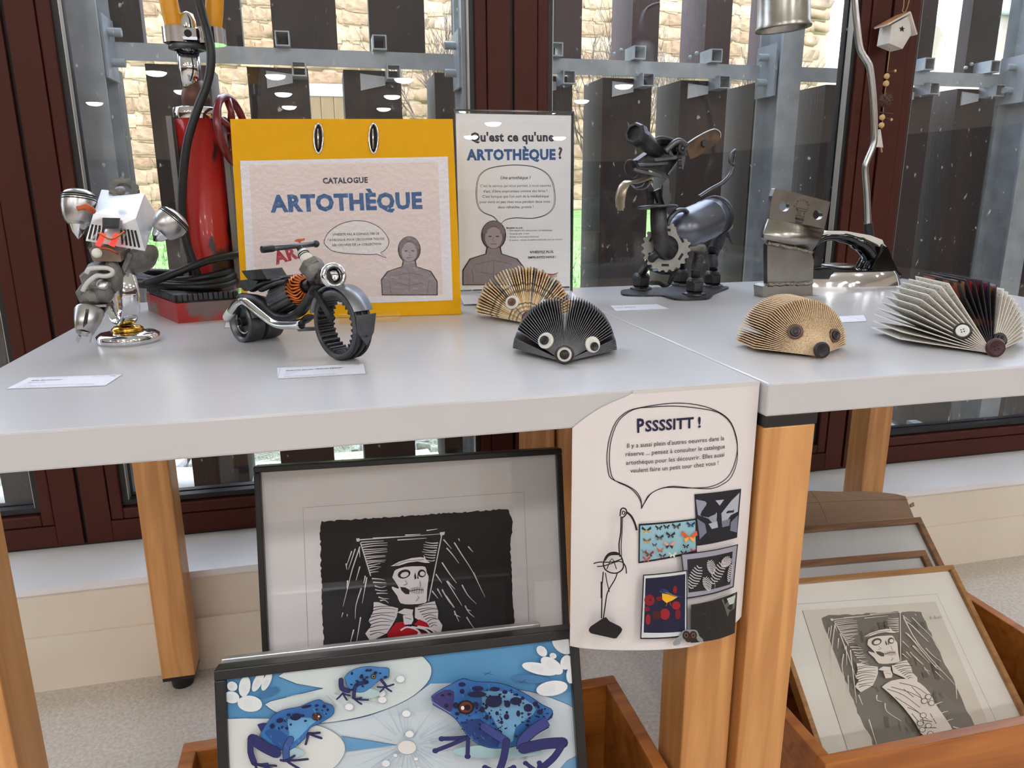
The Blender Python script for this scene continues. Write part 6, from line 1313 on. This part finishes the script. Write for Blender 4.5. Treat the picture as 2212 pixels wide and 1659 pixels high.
for x, y, rx, ry in ((480, 448, 32, 20), (390, 468, 20, 14), (348, 500, 15, 14), (424, 468, 10, 10), (540, 390, 30, 8), (598, 384, 12, 7), (640, 388, 10, 10), (660, 408, 8, 7), (430, 512, 9, 8), (598, 406, 8, 6), (520, 440, 10, 8), (535, 470, 9, 6), (452, 490, 7, 7), (405, 505, 8, 8), (385, 512, 6, 8), (440, 435, 12, 8), (650, 430, 6, 5), (630, 410, 5, 5)): pr.ell((26, 28, 74), kA(x, y), rx/2.6458, ry/2.6458, -.2)
pr.ell((22, 20, 30), kA(598, 446), 11, 8.5); pr.ell((86, 44, 34), kA(598, 446), 9, 6.8); pr.ell((240, 236, 230), kA(610, 444), 2, 2)
# small frog
pr.ell((176, 204, 206), kA(880, 315), 28, 10)
f2 = A(*px2([(755, 225), (785, 192), (840, 170), (900, 164), (955, 170), (1002, 174), (1004, 200), (1000, 226), (950, 242), (905, 278), (860, 306), (805, 302), (770, 272)], 3)); pr.stroke((26, 26, 56), 1.8, f2, closed=True); pr.poly((70, 130, 192), f2)
limb(DK, 9, kA, (775, 300), (740, 285), (735, 240)); toes(kA, (745, 312), ((712, 346), (768, 350), (786, 325)), 2); limb(DK, 6, kA, (880, 250), (820, 268), (806, 335)); toes(kA, (810, 342), ((850, 372), (888, 348), (850, 335)), 2); limb(DK, 4, kA, (960, 235), (985, 265)); toes(kA, (982, 272), ((1030, 260), (1018, 298), (955, 300), (940, 272)), 2)
spots(f2, 16, 2.2, 4, (kA(770, 0)[0], kA(0, 175)[1], kA(1000, 0)[0], kA(0, 290)[1])); pr.ell((24, 22, 28), kA(917, 213), 6, 5.5); pr.ell((150, 140, 80), kA(917, 213), 4, 3.6); pr.ell((20, 18, 20), kA(918, 213), 2.2, 2.2)
# big frog
pr.ell((164, 196, 202), kB(400, 570), 95, 14)
toes(kB, (268, 505), ((150, 512), (122, 565), (266, 590)), 7)
limb(DK, 26, kB, (520, 530), (500, 500), (560, 440), (620, 400)); 
f3 = Bz(*px2([(105, 320), (150, 290), (200, 264), (245, 243), (300, 256), (400, 262), (470, 284), (540, 320), (600, 360), (646, 388), (610, 440), (560, 500), (490, 540), (400, 552), (330, 540), (270, 500), (220, 430), (180, 396), (112, 358)], 3)); pr.stroke((24, 24, 54), 2.4, f3, closed=True); pr.poly(BL, f3)
pr.poly((122, 176, 214), Bz(*px2([(330, 300), (450, 300), (560, 360), (560, 400), (480, 460), (470, 520), (430, 520), (380, 420), (330, 380)], 2))); pr.poly((64, 60, 116), Bz(*px2([(108, 322), (160, 292), (205, 300), (200, 370), (180, 390), (115, 354)], 2))); pr.poly((40, 66, 128), Bz(*px2([(230, 440), (320, 420), (400, 500), (400, 548), (330, 538), (272, 498)], 2)))
pr.stroke((150, 150, 190), 1.6, Bz(*px2([(108, 345), (150, 372), (190, 396)], 3)))
bx0, by0 = kB(300, 265); bx1, by1 = kB(620, 500)
for F_, bx_, c_ in ((f3, (kB(230, 0)[0], kB(0, 260)[1], kB(620, 0)[0], kB(0, 540)[1]), 110), (f1, (kA(300, 0)[0], kA(0, 380)[1], kA(660, 0)[0], kA(0, 630)[1]), 70)):
    for _ in range(c_):
        x, y = R.uniform(bx_[0], bx_[2]), R.uniform(bx_[1], bx_[3])
        if inside(F_, x, y) and inside(F_, x+6, y+8): pr.stroke(R.choice([(86, 144, 200), (120, 178, 218), (44, 92, 160)]), (.9, .3), [(x, y), (x+R.uniform(2, 5), y+R.uniform(5, 9))])
spots(f3, 85, 1.4, 3.6, (bx0, by0, bx1, by1)); spots(f3, 40, 1.0, 2.2, (kB(210, 0)[0], kB(0, 370)[1], kB(420, 0)[0], kB(0, 460)[1]))
for x, y, rx, ry in ((376, 330, 37, 26), (474, 328, 26, 18), (528, 358, 20, 18), (302, 298, 42, 14), (305, 272, 26, 12), (236, 254, 16, 10), (380, 275, 22, 10), (436, 340, 14, 16), (580, 376, 14, 12), (236, 284, 11, 11), (325, 364, 12, 14), (208, 346, 13, 14), (296, 342, 14, 12), (166, 346, 9, 10), (432, 396, 12, 13), (484, 382, 9, 14), (560, 340, 12, 12), (425, 287, 12, 9), (214, 382, 10, 8), (345, 398, 9, 12), (503, 314, 9, 8), (390, 380, 8, 9), (180, 296, 10, 6), (410, 420, 8, 8), (150, 300, 8, 5)): pr.ell((24, 26, 66), kB(x, y), rx/2.1167, ry/2.1167)
pr.ell((18, 16, 24), kB(252, 353), 17.5, 15); pr.ell((96, 48, 36), kB(252, 353), 13.5, 11.5); pr.ell((22, 16, 18), kB(258, 354), 7, 6); pr.ell((236, 226, 216), kB(238, 356), 3.6, 4.2)
pr.stroke((24, 24, 54), 24, Bz(*px2([(610, 420), (550, 455), (505, 500), (500, 535)], 3))); pr.stroke((58, 66, 130), 21, Bz(*px2([(615, 415), (550, 455), (505, 500), (500, 530)], 3)))
limb(DK, 21, kB, (505, 535), (600, 515), (680, 510)); limb(DK, 13, kB, (682, 512), (640, 575), (575, 630)); toes(kB, (570, 635), ((470, 632), (515, 598), (445, 668), (545, 690), (575, 595)), 6)
limb((60, 70, 134), 15, kB, (330, 435), (390, 475), (430, 500)); limb(DK, 14, kB, (430, 500), (418, 570), (400, 625)); toes(kB, (395, 635), ((235, 662), (335, 612), (460, 612), (360, 690)), 6.5)
for x, y in ((345, 200), (500, 236)): pr.stroke((40, 44, 60), 1.1, Bz((x-12, y+6), (x+14, y-8))); pr.stroke((40, 44, 60), .6, Bz((x-20, y-4), (x, y), (x+26, y+4)))
pr.build('frog_painting', bd2)
# ---- silver frame between the two
b0, b1 = S1.P(0, 0), None
TL3 = on(S2, 478, 1424, -.030); TR3 = on(S2, 1167, 1351, -.030); S3 = framesheet(TL3, V((TR3.x, TR3.y, TL3.z)), math.radians(18.1))
picture('framed_print', 'thin silver metal frame wedged behind the frog painting', S3, (TR3-TL3).length, .43, .009, .012, mat('silver_frame', (206, 206, 208), .32, .6))
# ================================================================== wooden bins
def bin_(label, x0, x1, y0, y1, z1, th=.018):
    t = thing('picture_bin', label, 'bin', ((x0+x1)/2, (y0+y1)/2, 0))
    B().bx(x0, x1, y0, y0+th, 0, z1, .002).build('front_board', M_BOX, t); B().bx(x0, x1, y1-th, y1, 0, z1, .002).build('rear_board', M_BOX, t)
    for a in (x0, x1-th): B().bx(a, a+th, y0+th, y1-th, 0, z1, .002).build('side_board', M_BOX, t)
    B().bx(x0+th, x1-th, y0+th, y1-th, .004, .012).build('bottom_board', M_BOX, t); return t
bin_('open wooden picture bin holding the frog painting and skull print', -.218, .355, .50, .872, .29)
bin_('open wooden picture bin holding the oak framed skeleton drawing', .612, 1.163, .735, 1.145, .2)
# ---- oak frames
s4 = .37/.35; S4 = framesheet(CAM+(V((.654, .983, .336))-CAM)*s4, CAM+(V((1.003, .956, .336))-CAM)*s4, math.radians(51.3)); W4, H4 = .37, .325
pic4, bd4 = picture('framed_drawing', 'oak framed drawing of a skeleton in a coffin lying back in the bin', S4, W4, H4, .0085, .022, wood('light_oak', (176, 128, 72), (150, 104, 56), 16, 0), mat('warm_board', (248, 243, 238), .75))
I4 = inner_sheet(S4); pr = Print(I4, .0003, .00004); kd = K(1700, 1240, 2.2715)
pr.stroke((196, 184, 176), 1, [kd(30, 150), kd(735, 98), kd(1085, 850)])
pr.poly((232, 224, 214), [kd(75, 180), kd(728, 135), kd(1030, 830), kd(310, 905)]); pr.stroke((90, 82, 78), 1.0, [kd(75, 180), kd(310, 905)])
GW = (132, 124, 118); CR_ = (234, 227, 215)
pr.poly(GW, [kd(*q) for q in rag((168, 222), (180, 208), 3, 2)+rag((185, 206), (640, 180), 20, 4)+rag((655, 186), (960, 830), 30, 5)+rag((960, 835), (440, 880), 20, 4)+rag((440, 870), (330, 640), 12, 6)+rag((330, 640), (168, 222), 18, 5)])
for _ in range(60):
    x, y = R.uniform(230, 800), R.uniform(220, 840)
    if inside([(190, 215), (640, 190), (930, 820), (450, 860), (340, 640)], x, y): pr.stroke(R.choice([(104, 97, 92), (134, 126, 118), (112, 104, 98)]), R.uniform(4, 10), [kd(x, y), kd(x+R.uniform(5, 20), y+R.uniform(20, 60))])
def T4(x, y):
    X_ = 470+(x-600)*.62+(y-430)*.13; Y_ = 376+(y-430)*.55-(x-600)*.03; return kd(X_, Y_)
skull_art(pr, T4, CR_, (92, 84, 80), None, .8)
body = [(455, 560), (500, 530), (580, 520), (640, 540), (690, 590), (715, 640), (770, 720), (800, 770), (790, 800), (720, 815), (650, 790), (620, 740), (560, 660), (490, 590)]
pr.poly(CR_, [kd(*q) for q in px2(body, 2)])
for seg in (((480, 570), (560, 600), (640, 660)), ((500, 560), (600, 590), (690, 640)), ((540, 540), (620, 560), (680, 600)), ((520, 610), (600, 660), (680, 720)), ((580, 660), (640, 690), (660, 740)), ((600, 560), (640, 600)), ((560, 570), (610, 610)), ((640, 600), (660, 640)), ((640, 720), (700, 730)), ((650, 760), (720, 760)), ((690, 690), (720, 740)), ((600, 690), (650, 750))): pr.stroke((92, 84, 80), 1.4, [kd(*q) for q in px2(seg, 3)])
for seg in (((660, 690), (710, 650), (750, 632)), ((690, 720), (740, 690), (778, 678)), ((700, 750), (760, 730), (802, 716)), ((690, 780), (760, 775), (795, 765)), ((640, 780), (700, 830), (740, 850)), ((740, 800), (810, 830)), ((430, 600), (430, 625), (455, 632)), ((470, 640), (478, 680), (550, 728)), ((815, 540), (820, 620)), ((560, 220), (640, 360), (820, 560)), ((580, 300), (720, 470)), ((800, 755), (850, 770), (895, 790)), ((300, 380), (330, 640)), ((250, 300), (330, 520)), ((390, 720), (430, 850)), ((340, 600), (360, 650)), ((600, 260), (680, 340))): pr.stroke(CR_, (2.6, .9), [kd(*q) for q in px2(seg, 3)])
for x, y in ((655, 700), (680, 750), (650, 770), (690, 790), (640, 740), (680, 610), (660, 630), (695, 640)): pr.ell((92, 84, 80), kd(x, y), 7, 6); pr.ell(CR_, kd(x, y), 5.8, 4.8)
pr.text((150, 138, 128), 'R. Butin', kd(688, 232), kd(748, 226), 0, .3)
pr.build('skeleton_drawing', bd4)
for lb, px, py, off, W in (('oak frame with a blank mount just behind the skeleton drawing', 1999, 1187, -.034, .30), ('darker oak frame with a blank mount in front of the cardboard', 1989, 1116, -.075, .34)):
    TRk = on(S4, px, py, off); TLk = TRk-S4.u*W; Sx = Sheet(TLk, S4.u, S4.v); picture('framed_drawing', lb, Sx, W, .33 if W < .32 else .36, .012, .018, M_OAK, mat('white_mount', (206, 204, 206), .75))
# ---- cardboard sheet
SCB = Sheet((.7, 1.20, .10), (1, 0, 0), (0, .42, 1)); cb = thing('cardboard_sheet', 'brown corrugated cardboard sheet standing behind the oak frames', 'cardboard', SCB.at(1850, 1300))
top = [(1700, 1062), (1738, 1063), (1752, 1060), (1780, 1061), (1809, 1062), (1860, 1061), (1900, 1063), (1935, 1067), (1956, 1072), (1963, 1090), (1975, 1120), (1985, 1150), (2000, 1200)]
uvs = [SCB.uv(*q) for q in top]; bz_ = -.07
o = B().prism([SCB.P(*q) for q in uvs]+[SCB.P(uvs[-1][0], bz_), SCB.P(uvs[0][0], bz_)], -SCB.n*.005).build('cardboard_panel', mat('cardboard', (160, 134, 112), .85, col2=(148, 122, 100), scale=40, stretch=(1, 1, 6), bump=.1, bscale=90), cb)
pr = Print(SCB, .0003, .0001); pr.stroke((128, 102, 84), 1.2, [(1735, 1087), (1850, 1081), (1962, 1079)]); pr.stroke((120, 94, 78), 1.4, px2([(1752, 1062), (1768, 1085), (1780, 1110), (1787, 1130)], 4)); pr.build('crease', o)
B().prism([SCB.at(*q) for q in ((1966, 1090), (1974, 1085), (1976, 1093), (1968, 1096))], -SCB.n*.003).build('torn_tab', MATS['cardboard'], o)
